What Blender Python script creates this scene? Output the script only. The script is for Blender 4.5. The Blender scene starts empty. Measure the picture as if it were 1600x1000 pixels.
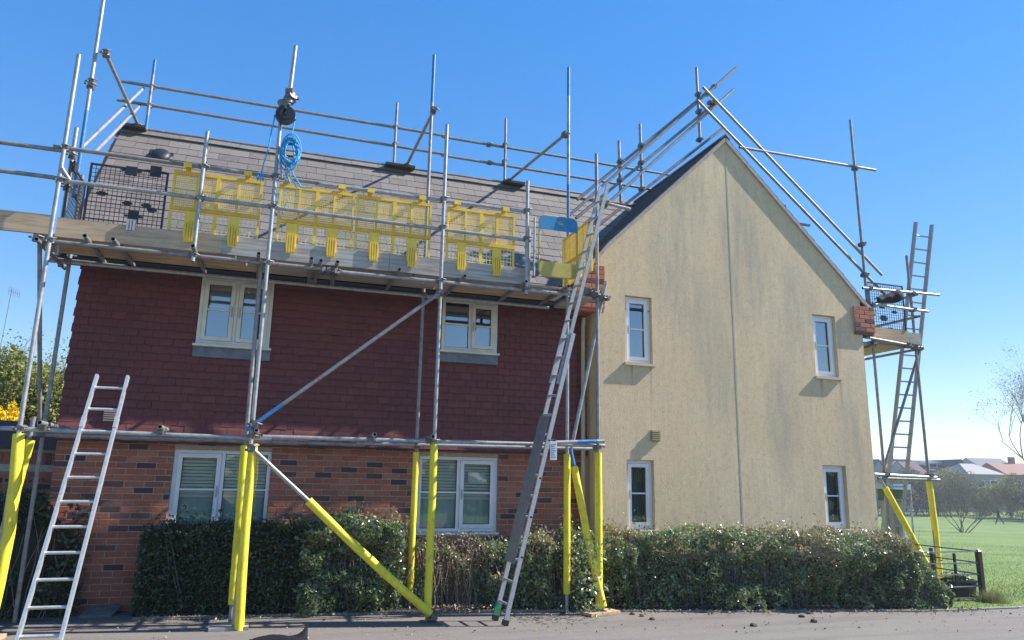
import bpy, bmesh, math, random
import numpy as np
from mathutils import Vector, Matrix, noise
random.seed(7); rng = np.random.default_rng(7)
scn = bpy.context.scene
C = scn.collection

# ------------------------------------------------------------------ camera, sky, sun, exposure
FOC = 1143.0                                   # focal length in photo pixels (photo 1600 wide)
CAM = Vector((0, 0, 1.65))
RIGHT = Vector((0.94894911, -0.3148897, 0.01844076))
DOWN = Vector((0.08350332, 0.19440821, -0.97736004))
FWD = Vector((0.30417557, 0.9290048, 0.21077783))
cd = bpy.data.cameras.new('camera'); cam = bpy.data.objects.new('camera', cd); C.objects.link(cam)
cd.sensor_width = 36.0; cd.lens = FOC / 1600 * 36.0; cd.clip_start = 0.1; cd.clip_end = 2000
m = Matrix((RIGHT, -DOWN, -FWD)).transposed().to_4x4(); m.translation = CAM
cam.matrix_world = m
scn.camera = cam

SUN = Vector((1.12, -0.165, 1.0)).normalized()  # towards the sun
w = bpy.data.worlds.new('World'); scn.world = w; w.use_nodes = True
nt = w.node_tree
bg = nt.nodes['Background']; bg.inputs[1].default_value = 0.145
sky = nt.nodes.new('ShaderNodeTexSky'); sky.sky_type = 'NISHITA'; sky.sun_disc = False
sky.sun_elevation = math.asin(SUN.z); sky.sun_rotation = math.atan2(SUN.x, SUN.y)
sky.altitude = 0; sky.air_density = 1.0; sky.dust_density = 0.0; sky.ozone_density = 3.0
hs = nt.nodes.new('ShaderNodeHueSaturation'); hs.inputs['Saturation'].default_value = 2.0; hs.inputs['Value'].default_value = 1.58; hs.inputs['Hue'].default_value = 0.513
gm = nt.nodes.new('ShaderNodeGamma'); gm.inputs['Gamma'].default_value = 0.50
nt.links.new(sky.outputs[0], gm.inputs['Color']); nt.links.new(gm.outputs[0], hs.inputs['Color']); nt.links.new(hs.outputs[0], bg.inputs[0])
sl = bpy.data.lights.new('sun', 'SUN'); sl.energy = 4.8; sl.angle = math.radians(0.53); sl.color = (1, 0.95, 0.885)
so = bpy.data.objects.new('sun', sl); C.objects.link(so)
so.rotation_euler = SUN.to_track_quat('Z', 'Y').to_euler(); so.location = (20, -5, 25)
scn.view_settings.view_transform = 'Standard'; scn.view_settings.look = 'None'
scn.view_settings.exposure = 1.0; scn.view_settings.gamma = 1.0
scn.view_settings.use_curve_mapping = False

# ------------------------------------------------------------------ measuring: photo pixel -> metres on a known plane
def ray(px, py):
    return RIGHT * (px - 800) + DOWN * (py - 500) + FWD * FOC
def onY(px, py, y):
    d = ray(px, py); return CAM + d * ((y - CAM.y) / d.y)
def onZ(px, py, z=0.0):
    d = ray(px, py); return CAM + d * ((z - CAM.z) / d.z)
def onX(px, py, x):
    d = ray(px, py); return CAM + d * ((x - CAM.x) / d.x)
def on_dist(px, py, dist):
    return CAM + ray(px, py) * (dist / FOC)
RIDGE_Y, RIDGE_Z, RSL = 12.0, 6.85, 1.232
def roof_z(y): return RIDGE_Z - RSL * (RIDGE_Y - y)
def on_roof(px, py):
    d = ray(px, py); n = Vector((0, -RSL, 1)); p0 = Vector((0, RIDGE_Y, RIDGE_Z))
    return CAM + d * ((p0 - CAM).dot(n) / d.dot(n))

# ------------------------------------------------------------------ materials
def mat(name, col, rough=0.7, metal=0.0, spec=0.5):
    M = bpy.data.materials.new(name); M.use_nodes = True
    b = M.node_tree.nodes['Principled BSDF']
    b.inputs['Base Color'].default_value = (*col, 1); b.inputs['Roughness'].default_value = rough
    b.inputs['Metallic'].default_value = metal; b.inputs['Specular IOR Level'].default_value = spec
    return M
def N(M, t, **kw):
    n = M.node_tree.nodes.new(t)
    for k, v in kw.items(): setattr(n, k, v)
    return n
def L(M, a, b): M.node_tree.links.new(a, b)
def B(M): return M.node_tree.nodes['Principled BSDF']
def coords(M, kind='Object', scale=(1, 1, 1)):
    t = N(M, 'ShaderNodeTexCoord'); mp = N(M, 'ShaderNodeMapping'); mp.inputs['Scale'].default_value = scale
    L(M, t.outputs[kind], mp.inputs[0]); return mp.outputs[0]
def world_coords(M, scale=(1, 1, 1)):
    g = N(M, 'ShaderNodeNewGeometry'); mp = N(M, 'ShaderNodeMapping'); mp.inputs['Scale'].default_value = scale
    L(M, g.outputs['Position'], mp.inputs[0]); return mp.outputs[0]
def noise_tex(M, vec, scale, detail=4, rough=0.6):
    n = N(M, 'ShaderNodeTexNoise'); n.inputs['Scale'].default_value = scale
    n.inputs['Detail'].default_value = detail; n.inputs['Roughness'].default_value = rough
    L(M, vec, n.inputs['Vector']); return n.outputs[0]
def ramp(M, fac, stops):
    r = N(M, 'ShaderNodeValToRGB'); el = r.color_ramp.elements
    while len(el) < len(stops): el.new(0.5)
    for e, (p, c) in zip(el, stops):
        e.position = p; e.color = (*c, 1) if len(c) == 3 else c
    L(M, fac, r.inputs[0]); return r.outputs[0]
def mixc(M, a, b, fac, mode='MIX'):
    n = N(M, 'ShaderNodeMix', data_type='RGBA', blend_type=mode)
    for sock, v in ((n.inputs[0], fac), (n.inputs[6], a), (n.inputs[7], b)):
        if hasattr(v, 'links'): L(M, v, sock)
        elif isinstance(v, tuple): sock.default_value = (*v, 1)
        else: sock.default_value = v
    return n.outputs[2]
def bump(M, h, strength=0.3, dist=0.01):
    b = N(M, 'ShaderNodeBump'); b.inputs['Strength'].default_value = strength; b.inputs['Distance'].default_value = dist
    L(M, h, b.inputs['Height']); L(M, b.outputs[0], B(M).inputs['Normal'])
def rnd(M):
    """a random number per piece: per object for single pieces, per island for joined ones"""
    o = N(M, 'ShaderNodeObjectInfo'); g = N(M, 'ShaderNodeNewGeometry')
    a = N(M, 'ShaderNodeMath', operation='ADD'); L(M, o.outputs['Random'], a.inputs[0]); L(M, g.outputs['Random Per Island'], a.inputs[1])
    f = N(M, 'ShaderNodeMath', operation='FRACT'); L(M, a.outputs[0], f.inputs[0]); return f.outputs[0]
def base(M, c): L(M, c, B(M).inputs['Base Color'])

def simple_noisy(name, c1, c2, scale=8, rough=0.7, metal=0.0, spec=0.5, bmp=0.0):
    M = mat(name, c1, rough, metal, spec)
    f = noise_tex(M, world_coords(M), scale, 5, 0.65)
    base(M, ramp(M, f, [(0.35, c1), (0.65, c2)]))
    if bmp: bump(M, f, bmp, 0.01)
    return M

def steel(name, c1, c2, rust, rough, metal):
    M = mat(name, c1, rough, metal); v = world_coords(M); f = noise_tex(M, v, 14, 5, .65); g = noise_tex(M, v, 3.1, 5, .75); h = noise_tex(M, v, 60, 3, .7)
    c = ramp(M, f, [(.35, c1), (.65, c2)])
    c = mixc(M, c, (.16, .085, .05), ramp(M, g, [(.56, (0, 0, 0)), (.70, (rust,) * 3)]))
    base(M, mixc(M, c, (.55, .54, .52), ramp(M, h, [(.66, (0, 0, 0)), (.74, (.7,) * 3)]))); return M
STEEL = steel('galvanised tube', (0.27, 0.28, 0.29), (0.44, 0.44, 0.43), .55, 0.42, 0.45)
STEEL_RUST = steel('weathered tube', (0.20, 0.19, 0.19), (0.33, 0.31, 0.30), .85, 0.5, 0.35)
BLUE_PAINT = simple_noisy('blue tube paint', (0.02, 0.13, 0.36), (0.06, 0.24, 0.46), 30, 0.45)
DARK = mat('dark hollow', (0.012, 0.012, 0.014), 0.9)
COUPLER = simple_noisy('coupler steel', (0.10, 0.095, 0.09), (0.22, 0.21, 0.20), 40, 0.5, 0.5)
ALU = simple_noisy('aluminium', (0.50, 0.50, 0.49), (0.66, 0.66, 0.64), 30, 0.42, 0.5)
ALU_DULL = simple_noisy('dull aluminium', (0.30, 0.31, 0.33), (0.42, 0.43, 0.44), 30, 0.5, 0.12)
def foam(name, c1, c2):
    M = mat(name, c1, .6); v = world_coords(M); a = noise_tex(M, v, 5, 4); b = noise_tex(M, world_coords(M, (1, 1, .45)), 17, 6, .75); d = noise_tex(M, v, 45, 4, .7)
    c = ramp(M, a, [(.35, c1), (.65, c2)]); c = mixc(M, c, (.40, .33, .06), ramp(M, b, [(.50, (0, 0, 0)), (.68, (.6,) * 3)]))
    base(M, mixc(M, c, (.22, .18, .07), ramp(M, d, [(.60, (0, 0, 0)), (.72, (.7,) * 3)]))); bump(M, b, .35, .008); return M
FOAM = foam('yellow foam', (0.86, 0.67, 0.03), (0.93, 0.76, 0.05))
FOAM_GREEN = foam('faded yellow foam', (0.76, 0.65, 0.03), (0.83, 0.73, 0.04))
YPL = simple_noisy('yellow plastic', (0.82, 0.54, 0.04), (0.92, 0.66, 0.08), 9, 0.5)
YORANGE = simple_noisy('orange yellow plastic', (0.70, 0.42, 0.02), (0.78, 0.50, 0.03), 9, 0.5)
OLIVE = simple_noisy('faded yellow steel', (0.44, 0.345, 0.06), (0.54, 0.44, 0.10), 12, 0.45)
GATEBLUE = simple_noisy('blue gate paint', (0.01, 0.18, 0.38), (0.03, 0.26, 0.48), 25, 0.5)
BLACKPL = mat('black plastic', (0.015, 0.016, 0.02), 0.5)
BLACKMETAL = mat('black paint', (0.018, 0.019, 0.022), 0.4)
ROPE = simple_noisy('blue rope', (0.02, 0.27, 0.60), (0.06, 0.42, 0.74), 60, 0.6)
PVC = simple_noisy('white pvc', (0.74, 0.75, 0.76), (0.80, 0.80, 0.80), 3, 0.3)
CREAM_PVC = simple_noisy('off white pvc', (0.62, 0.60, 0.52), (0.74, 0.72, 0.64), 6, 0.35)
BLIND = mat('blind slat', (0.86, 0.86, 0.83), 0.6)
VEIL_DARK = simple_noisy('dark painted reflection veil', (0.12, 0.165, 0.165), (0.15, 0.20, 0.20), 2, 0.9)  # darker reflection tone for the lower gable panes, put into the colour
VEIL_TEAL = simple_noisy('painted reflection veil', (0.50, 0.60, 0.58), (0.55, 0.65, 0.63), 3, 0.9)  # pale teal reflection of the ground floor panes, put into the colour
CURTAIN = mat('pale curtain', (0.45, 0.46, 0.48), 0.8)
ROOM = mat('room wall', (0.22, 0.23, 0.24), 0.9)
LEAD = simple_noisy('lead sheet', (0.12, 0.14, 0.17), (0.20, 0.22, 0.25), 7, 0.5, 0.1)
FASCIA = mat('dark fascia', (0.02, 0.023, 0.032), 0.4)
MORTAR = simple_noisy('mortar', (0.36, 0.30, 0.25), (0.50, 0.44, 0.37), 25, 0.9)
CONCRETE = simple_noisy('concrete edging', (0.16, 0.145, 0.13), (0.32, 0.29, 0.26), 9, 0.9, bmp=0.3)
SOIL = simple_noisy('soil', (0.03, 0.022, 0.015), (0.08, 0.06, 0.04), 20, 0.95, bmp=0.5)
BARK = simple_noisy('bark', (0.09, 0.075, 0.06), (0.18, 0.16, 0.13), 15, 0.9)
TWIG = simple_noisy('dead twig', (0.22, 0.17, 0.11), (0.38, 0.30, 0.20), 15, 0.9)
PAPER = mat('paper', (0.75, 0.78, 0.82), 0.8)
CLOTH_BLACK = mat('black sheet', (0.012, 0.013, 0.017), 0.85, 0, 0.2)

def wood(name, c1, c2, c3):
    M = mat(name, c1, 0.8)
    v = world_coords(M, (1.2, 9, 22)); f = noise_tex(M, v, 1.6, 6, 0.6)
    g = noise_tex(M, world_coords(M), 0.9, 3)
    c = ramp(M, f, [(0.32, c1), (0.55, c2), (0.72, c3)])
    base(M, mixc(M, c, tuple(x * 0.7 for x in c1), ramp(M, g, [(0.45, (0, 0, 0)), (0.75, (0.6,) * 3)])))
    bump(M, f, 0.25, 0.004); return M
WOOD = wood('scaffold board', (0.36, 0.245, 0.145), (0.56, 0.41, 0.26), (0.64, 0.49, 0.32))
WOOD_GREY = wood('weathered board', (0.25, 0.22, 0.19), (0.43, 0.395, 0.35), (0.52, 0.48, 0.43))

def brick_mat():
    M = mat('facing brick', (0.25, 0.1, 0.06), 0.85)
    r = rnd(M)
    c = ramp(M, r, [(0.0, (0.29, 0.092, 0.054)), (0.25, (0.42, 0.142, 0.080)), (0.5, (0.33, 0.105, 0.062)),
                    (0.66, (0.42, 0.17, 0.10)), (0.74, (0.16, 0.068, 0.055)), (0.86, (0.055, 0.036, 0.038)), (0.93, (0.34, 0.125, 0.08))])
    n = noise_tex(M, world_coords(M), 28, 5, 0.7)
    base(M, mixc(M, c, (0.07, 0.045, 0.04), ramp(M, n, [(0.5, (0, 0, 0)), (0.78, (0.55,) * 3)])))
    bump(M, n, 0.35, 0.006); return M
BRICK = brick_mat()
def tile_mat(name, cols, grime, gfac, rough, bscale=30):
    M = mat(name, cols[0], rough)
    c = ramp(M, rnd(M), [(i / max(1, len(cols) - 1), x) for i, x in enumerate(cols)])
    n = noise_tex(M, world_coords(M), bscale, 5, 0.7); n2 = noise_tex(M, world_coords(M), 1.3, 4, 0.6)
    c = mixc(M, c, grime, ramp(M, n, [(0.42, (0, 0, 0)), (0.75, (gfac,) * 3)]))
    base(M, mixc(M, c, grime, ramp(M, n2, [(0.45, (0, 0, 0)), (0.7, (gfac * 0.7,) * 3)])))
    bump(M, n, 0.3, 0.004); return M
TILE = tile_mat('clay tile', [(0.165, 0.047, 0.045), (0.185, 0.055, 0.051), (0.15, 0.044, 0.044), (0.20, 0.062, 0.056)], (0.10, 0.040, 0.042), 0.5, 0.85)
SLATE = tile_mat('grey slate', [(0.140, 0.117, 0.105), (0.18, 0.150, 0.132), (0.118, 0.102, 0.095), (0.20, 0.170, 0.148)], (0.22, 0.20, 0.175), 0.45, 0.7, 18)
SLATE_DARK = tile_mat('dark slate', [(0.045, 0.044, 0.05), (0.06, 0.058, 0.063), (0.038, 0.037, 0.043)], (0.075, 0.072, 0.07), 0.4, 0.85, 18)

def render_mat():
    M = mat('painted render', (0.5, 0.43, 0.27), 0.92)
    v = world_coords(M, (3.6, 1, 0.55)); streak = noise_tex(M, v, 1.9, 7, 0.68)
    big = noise_tex(M, world_coords(M, (1, 1, 0.8)), 0.55, 5, 0.6)
    fine = noise_tex(M, world_coords(M, (34, 34, 24)), 2.2, 4, 0.7)
    c = ramp(M, big, [(0.3, (0.615, 0.468, 0.28)), (0.7, (0.695, 0.55, 0.345))])
    st = ramp(M, streak, [(0.44, (0, 0, 0)), (0.74, (0.34,) * 3)])
    area = ramp(M, big, [(0.36, (0.30,) * 3), (0.62, (1, 1, 1))])
    sm = N(M, 'ShaderNodeMix', data_type='RGBA', blend_type='MULTIPLY'); sm.inputs[0].default_value = 1
    L(M, st, sm.inputs[6]); L(M, area, sm.inputs[7])
    c = mixc(M, c, (0.31, 0.27, 0.19), sm.outputs[2])
    sp = noise_tex(M, world_coords(M, (1, 1, .8)), 17, 6, .8)
    c = mixc(M, c, (0.36, 0.31, 0.215), ramp(M, sp, [(0.50, (0, 0, 0)), (0.70, (.6,) * 3)]))
    c = mixc(M, c, (0.74, 0.64, 0.45), ramp(M, sp, [(0.28, (.5,) * 3), (0.42, (0, 0, 0))]))
    # algae streaks running down below the ends of the sills
    g = N(M, 'ShaderNodeNewGeometry'); sx = N(M, 'ShaderNodeSeparateXYZ'); L(M, g.outputs['Position'], sx.inputs[0])
    for (x0, ztop, ln, wd) in ((5.44, 3.36, 0.85, 0.035), (5.12, 3.36, 0.40, 0.03), (8.98, 3.36, 0.7, 0.045), (8.60, 3.36, 0.5, 0.04)):
        def mth(op, a, b):
            n = N(M, 'ShaderNodeMath', operation=op)
            for s, vv in zip(n.inputs, (a, b)):
                if hasattr(vv, 'links'): L(M, vv, s)
                else: s.default_value = vv
            return n.outputs[0]
        dx = mth('ABSOLUTE', mth('SUBTRACT', sx.outputs[0], x0), 0)
        fx = mth('SUBTRACT', 1.0, mth('DIVIDE', dx, wd)); fx = mth('MAXIMUM', fx, 0.0)
        t = mth('DIVIDE', mth('SUBTRACT', ztop, sx.outputs[2]), ln)
        ok = mth('MULTIPLY', mth('GREATER_THAN', t, 0.0), mth('MAXIMUM', mth('SUBTRACT', 1.0, t), 0.0))
        f = mth('MULTIPLY', mth('MULTIPLY', fx, ok), 0.75)
        f = mth('MULTIPLY', f, mth('ADD', streak, 0.35))
        c = mixc(M, c, (0.17, 0.165, 0.13), f)
    for (x0, z0, wx, wz) in ((5.95, 5.0, .55, 1.5), (7.15, 5.4, .60, 1.5), (6.55, 3.7, .45, 1.5), (8.2, 4.5, .45, 1.0), (6.2, 6.2, .4, .8), (7.8, 2.6, .4, 1.2), (9.1, 2.2, .3, 1.3)):   # broad algae stains
        ax = mth('POWER', mth('ABSOLUTE', mth('DIVIDE', mth('SUBTRACT', sx.outputs[0], x0), wx), 0), 2.0); az = mth('POWER', mth('ABSOLUTE', mth('DIVIDE', mth('SUBTRACT', sx.outputs[2], z0), wz), 0), 2.0)
        f = mth('MAXIMUM', mth('SUBTRACT', 1.0, mth('ADD', ax, az)), 0.0); f = mth('MULTIPLY', f, mth('MULTIPLY', mth('MAXIMUM', mth('SUBTRACT', streak, 0.28), 0.0), 1.35))
        c = mixc(M, c, (0.27, 0.262, 0.225), f)
    base(M, c)
    h = N(M, 'ShaderNodeMath', operation='ADD'); L(M, fine, h.inputs[0]); L(M, streak, h.inputs[1])
    bump(M, h.outputs[0], 0.45, 0.012); return M
RENDER = render_mat()

def asphalt():
    M = mat('worn asphalt', (0.2, 0.19, 0.18), 0.9)
    v = world_coords(M); a = noise_tex(M, v, 90, 3, 0.7); b = noise_tex(M, v, 0.8, 5, 0.6); c2 = noise_tex(M, v, 9, 4, 0.7)
    c = ramp(M, a, [(0.3, (0.118, 0.103, 0.090)), (0.55, (0.182, 0.161, 0.143)), (0.8, (0.275, 0.247, 0.22))])
    c = mixc(M, c, (0.19, 0.172, 0.152), ramp(M, b, [(0.42, (0, 0, 0)), (0.68, (0.7,) * 3)]))
    c = mixc(M, c, (0.09, 0.083, 0.076), ramp(M, c2, [(0.58, (0, 0, 0)), (0.8, (0.5,) * 3)]))
    vo = N(M, 'ShaderNodeTexVoronoi'); vo.inputs['Scale'].default_value = 120; L(M, v, vo.inputs['Vector'])
    c = mixc(M, c, (0.34, 0.31, 0.28), ramp(M, vo.outputs['Distance'], [(0.10, (.75,) * 3), (0.22, (0, 0, 0))]))
    tr = noise_tex(M, world_coords(M, (0.25, 2.6, 1)), 1.3, 5, .65)
    base(M, mixc(M, c, (0.115, 0.102, 0.092), ramp(M, tr, [(0.46, (0, 0, 0)), (0.64, (.55,) * 3)])))
    bump(M, a, 0.5, 0.006); return M
ASPHALT = asphalt()
def grass_mat():
    M = mat('grass', (0.1, 0.16, 0.03), 0.9)
    v = world_coords(M); a = noise_tex(M, v, 0.18, 5, 0.6); b = noise_tex(M, v, 14, 4, 0.7)
    e = noise_tex(M, world_coords(M, (.5, 1.6, 1)), 0.5, 6, 0.7)
    c = ramp(M, a, [(0.3, (0.085, 0.16, 0.025)), (0.5, (0.14, 0.215, 0.04)), (0.7, (0.20, 0.25, 0.06))])
    c = mixc(M, c, (0.06, 0.105, 0.03), ramp(M, e, [(0.5, (0, 0, 0)), (0.66, (.7,) * 3)]))
    base(M, mixc(M, c, (0.05, 0.10, 0.015), ramp(M, b, [(0.45, (0, 0, 0)), (0.75, (0.6,) * 3)])))
    bump(M, b, 0.6, 0.05); return M
GRASS = grass_mat()
def leaf_mat(name, cols, rough=0.4, spec=0.5, trans=0.0):
    M = mat(name, cols[0], rough, 0, spec)
    base(M, ramp(M, rnd(M), [(i / max(1, len(cols) - 1), x) for i, x in enumerate(cols)]))
    if trans:
        t = N(M, 'ShaderNodeBsdfTranslucent'); mx = N(M, 'ShaderNodeMixShader'); mx.inputs[0].default_value = trans
        r = ramp(M, rnd(M), [(i / max(1, len(cols) - 1), tuple(min(1, y * 1.4) for y in x)) for i, x in enumerate(cols)])
        L(M, r, t.inputs[0]); out = M.node_tree.nodes['Material Output']
        L(M, B(M).outputs[0], mx.inputs[1]); L(M, t.outputs[0], mx.inputs[2]); L(M, mx.outputs[0], out.inputs[0])
    return M
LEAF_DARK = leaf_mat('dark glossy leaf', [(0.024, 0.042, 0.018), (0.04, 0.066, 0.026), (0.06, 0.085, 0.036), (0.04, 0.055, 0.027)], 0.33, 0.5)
LEAF_MID = leaf_mat('glossy leaf', [(0.09, 0.15, 0.05), (0.15, 0.225, 0.075), (0.25, 0.32, 0.14), (0.07, 0.10, 0.045), (0.42, 0.44, 0.30)], 0.27, 0.9, 0.25)
LEAF_BRONZE = leaf_mat('bronze leaf', [(0.26, 0.21, 0.11), (0.38, 0.31, 0.18), (0.24, 0.25, 0.11), (0.48, 0.41, 0.27)], 0.3, 0.8, 0.2)
LEAF_LIGHT = leaf_mat('spring leaf', [(0.18, 0.21, 0.04), (0.27, 0.28, 0.07), (0.13, 0.16, 0.035), (0.33, 0.31, 0.12)], 0.5, 0.4, 0.3)
LEAF_YELLOW = leaf_mat('yellow blossom', [(0.75, 0.50, 0.01), (0.82, 0.60, 0.02)], 0.6, 0.2, 0.2)
LEAF_FAR = leaf_mat('far shrub leaf', [(0.10, 0.115, 0.06), (0.15, 0.16, 0.08), (0.12, 0.11, 0.08), (0.18, 0.19, 0.09)], 0.7, 0.2, 0.2)
LEAF_PINK = leaf_mat('far bare twig haze', [(0.15, 0.125, 0.105), (0.20, 0.165, 0.135), (0.12, 0.105, 0.09)], 0.8, 0.1)
LEAF_LITTER = leaf_mat('dry leaf', [(0.22, 0.15, 0.08), (0.36, 0.28, 0.18), (0.13, 0.09, 0.05), (0.48, 0.42, 0.32)], 0.8, 0.2)
GRASSBLADE = leaf_mat('grass blade', [(0.08, 0.16, 0.02), (0.13, 0.21, 0.035), (0.18, 0.24, 0.06)], 0.6, 0.3, 0.2)

def glass_mat(name, refl, tint):
    M = bpy.data.materials.new(name); M.use_nodes = True; n = M.node_tree.nodes
    n.remove(n['Principled BSDF'])
    g = N(M, 'ShaderNodeBsdfGlossy'); g.inputs['Roughness'].default_value = 0.015
    t = N(M, 'ShaderNodeBsdfTransparent'); t.inputs[0].default_value = (*tint, 1)
    f = N(M, 'ShaderNodeFresnel'); f.inputs[0].default_value = 1.5
    a = N(M, 'ShaderNodeMath', operation='ADD'); a.inputs[1].default_value = refl; a.use_clamp = True
    L(M, f.outputs[0], a.inputs[0]); mx = N(M, 'ShaderNodeMixShader'); L(M, a.outputs[0], mx.inputs[0])
    L(M, t.outputs[0], mx.inputs[1]); L(M, g.outputs[0], mx.inputs[2]); L(M, mx.outputs[0], n['Material Output'].inputs[0])
    return M
GLASS = glass_mat('window glass', 0.10, (0.86, 0.96, 0.94))
GLASS_BLUE = glass_mat('reflective window glass', 0.38, (0.6, 0.72, 0.8))

# ------------------------------------------------------------------ objects
WORLDLOC = {}
def tag(o, label=None, cat=None, group=None, kind=None):
    if label: o['label'] = label
    if cat: o['category'] = cat
    if group: o['group'] = group
    if kind: o['kind'] = kind
    return o
def thing(name, label, cat, loc, group=None):
    o = bpy.data.objects.new(name, None); C.objects.link(o); o.empty_display_size = 0.1
    o.location = loc; WORLDLOC[o.name] = Vector(loc)
    return tag(o, label, cat, group)
def place(o, loc, parent):
    loc = Vector(loc); WORLDLOC[o.name] = loc.copy()
    if parent is not None:
        o.parent = parent; o.location = loc - WORLDLOC[parent.name]
    else: o.location = loc
    return o
class MB:
    def __init__(s): s.v = []; s.f = []; s.m = []; s.sm = []
    def add(s, vs, fs, mi=0, smooth=False):
        k = len(s.v); s.v += [Vector(v) for v in vs]
        for f in fs: s.f.append([k + i for i in f]); s.m.append(mi); s.sm.append(smooth)
    def box(s, a, b, mi=0):
        (x0, y0, z0), (x1, y1, z1) = a, b
        s.add([(x0, y0, z0), (x1, y0, z0), (x1, y1, z0), (x0, y1, z0), (x0, y0, z1), (x1, y0, z1), (x1, y1, z1), (x0, y1, z1)],
              [(0, 3, 2, 1), (4, 5, 6, 7), (0, 1, 5, 4), (1, 2, 6, 5), (2, 3, 7, 6), (3, 0, 4, 7)], mi)
    def obox(s, p, q, w, h, up=(0, 0, 1), mi=0):
        """bar from p to q, width w (sideways), height h (along up)"""
        p = Vector(p); q = Vector(q); d = (q - p).normalized(); up = Vector(up)
        sd = d.cross(up).normalized(); u = sd.cross(d).normalized()
        vs = []
        for c in (p, q):
            for a, b in ((-1, -1), (1, -1), (1, 1), (-1, 1)): vs.append(c + sd * (a * w / 2) + u * (b * h / 2))
        s.add(vs, [(0, 1, 2, 3), (7, 6, 5, 4), (0, 4, 5, 1), (1, 5, 6, 2), (2, 6, 7, 3), (3, 7, 4, 0)], mi)
    def tube(s, pts, r, n=10, mi=0, hollow=False, caps=True, dark=1, bands=None):
        pts = [Vector(p) for p in pts]; rs = r if isinstance(r, (list, tuple)) else [r] * len(pts)
        rings = []; ref = None
        for i, p in enumerate(pts):
            d = (pts[min(i + 1, len(pts) - 1)] - pts[max(i - 1, 0)]).normalized()
            if ref is None: ref = Vector((0, 0, 1)) if abs(d.z) < 0.9 else Vector((1, 0, 0))
            a = (ref - d * ref.dot(d)).normalized(); b = d.cross(a); ref = a
            rings.append([p + (a * math.cos(2 * math.pi * k / n) + b * math.sin(2 * math.pi * k / n)) * rs[i] for k in range(n)])
        k0 = len(s.v)
        for rg in rings: s.v += rg
        for i in range(len(pts) - 1):
            for k in range(n):
                s.f.append([k0 + i * n + k, k0 + i * n + (k + 1) % n, k0 + (i + 1) * n + (k + 1) % n, k0 + (i + 1) * n + k])
                s.m.append(bands[i] if bands else mi); s.sm.append(True)
        if caps:
            for e, rg, other, rev in ((0, rings[0], pts[1] - pts[0], True), (len(pts) - 1, rings[-1], pts[-2] - pts[-1], False)):
                c = pts[e]; dd = other.normalized() if other.length else Vector((0, 0, 1))
                capm = bands[min(e, len(bands) - 1)] if bands else mi
                if not hollow:
                    s.add(rg, [list(range(n))[::-1] if rev else list(range(n))], capm)
                else:
                    inner = [c + (p - c) * 0.80 for p in rg]; deep = [p + dd * 0.05 for p in inner]
                    vs = rg + inner + deep; fs = []; fd = []
                    for k in range(n):
                        j = (k + 1) % n
                        fs.append((k, j, n + j, n + k) if not rev else (k, n + k, n + j, j))
                        fd.append((n + k, n + j, 2 * n + j, 2 * n + k) if not rev else (n + k, 2 * n + k, 2 * n + j, n + j))
                    s.add(vs, fs, capm)
                    s.add(vs, fd, dark); s.add(deep, [list(range(n)) if not rev else list(range(n))[::-1]], dark)  # tube bore coloured near-black for the shade inside it
    def mesh(s, name, mats, origin=(0, 0, 0)):
        o = Vector(origin); me = bpy.data.meshes.new(name)
        me.from_pydata([tuple(v - o) for v in s.v], [], s.f)
        for M in (mats if isinstance(mats, (list, tuple)) else [mats]): me.materials.append(M)
        me.polygons.foreach_set('material_index', s.m); me.polygons.foreach_set('use_smooth', s.sm)
        me.update(); return me
    def build(s, name, mats, parent=None, origin=None, label=None):
        if origin is None:
            k = len(s.v); origin = sum(s.v, Vector()) / max(1, k)
        me = s.mesh(name, mats, origin); o = bpy.data.objects.new(name, me); C.objects.link(o)
        place(o, origin, parent)
        if label: o['label'] = label
        return o
def inst(name, me, loc, parent, rot=None, scale=None):
    o = bpy.data.objects.new(name, me); C.objects.link(o); place(o, loc, parent)
    if rot: o.rotation_euler = rot
    if scale: o.scale = scale
    return o
def np_mesh(name, V, F, M, parent=None, origin=(0, 0, 0), smooth=False):
    me = bpy.data.meshes.new(name); V = np.asarray(V, np.float32) - np.asarray(origin, np.float32); F = np.asarray(F, np.int32)
    k = F.shape[1]; me.vertices.add(len(V)); me.vertices.foreach_set('co', V.ravel())
    me.loops.add(F.size); me.loops.foreach_set('vertex_index', F.ravel())
    me.polygons.add(len(F)); me.polygons.foreach_set('loop_start', np.arange(0, F.size, k, dtype=np.int32))
    me.polygons.foreach_set('loop_total', np.full(len(F), k, np.int32))
    if smooth: me.polygons.foreach_set('use_smooth', np.ones(len(F), bool))
    me.materials.append(M); me.update(calc_edges=True); me.validate()
    o = bpy.data.objects.new(name, me); C.objects.link(o); return place(o, origin, parent)
def leaf_arrays(P, size, jitter=0.35, up=0.3, aspect=0.5, nrm=None):
    """folded rhombic leaves at points P"""
    P = np.asarray(P); n = len(P)
    d = rng.normal(size=(n, 3)); d[:, 2] += up
    if nrm is not None: d += nrm
    d /= np.linalg.norm(d, axis=1)[:, None]
    h = rng.normal(size=(n, 3)); s = np.cross(d, h); s /= np.linalg.norm(s, axis=1)[:, None] + 1e-9
    u = np.cross(s, d)
    ln = (size * (1 + jitter * rng.normal(size=n)).clip(0.4, 1.9))[:, None]
    a = P - d * ln * 0.5; b = P + d * ln * 0.5
    l = P + s * ln * aspect * 0.5 + u * ln * 0.10; r = P - s * ln * aspect * 0.5 + u * ln * 0.10
    V = np.stack([a, l, b, r], 1).reshape(-1, 3)
    i = np.arange(n) * 4
    F = np.concatenate([np.stack([i, i + 2, i + 1], 1), np.stack([i, i + 3, i + 2], 1)])
    return V, F
def vnoise(x, y, z, s, seed=0.0):
    return noise.noise(Vector((x * s + seed, y * s + seed * 1.7, z * s - seed)))

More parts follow.
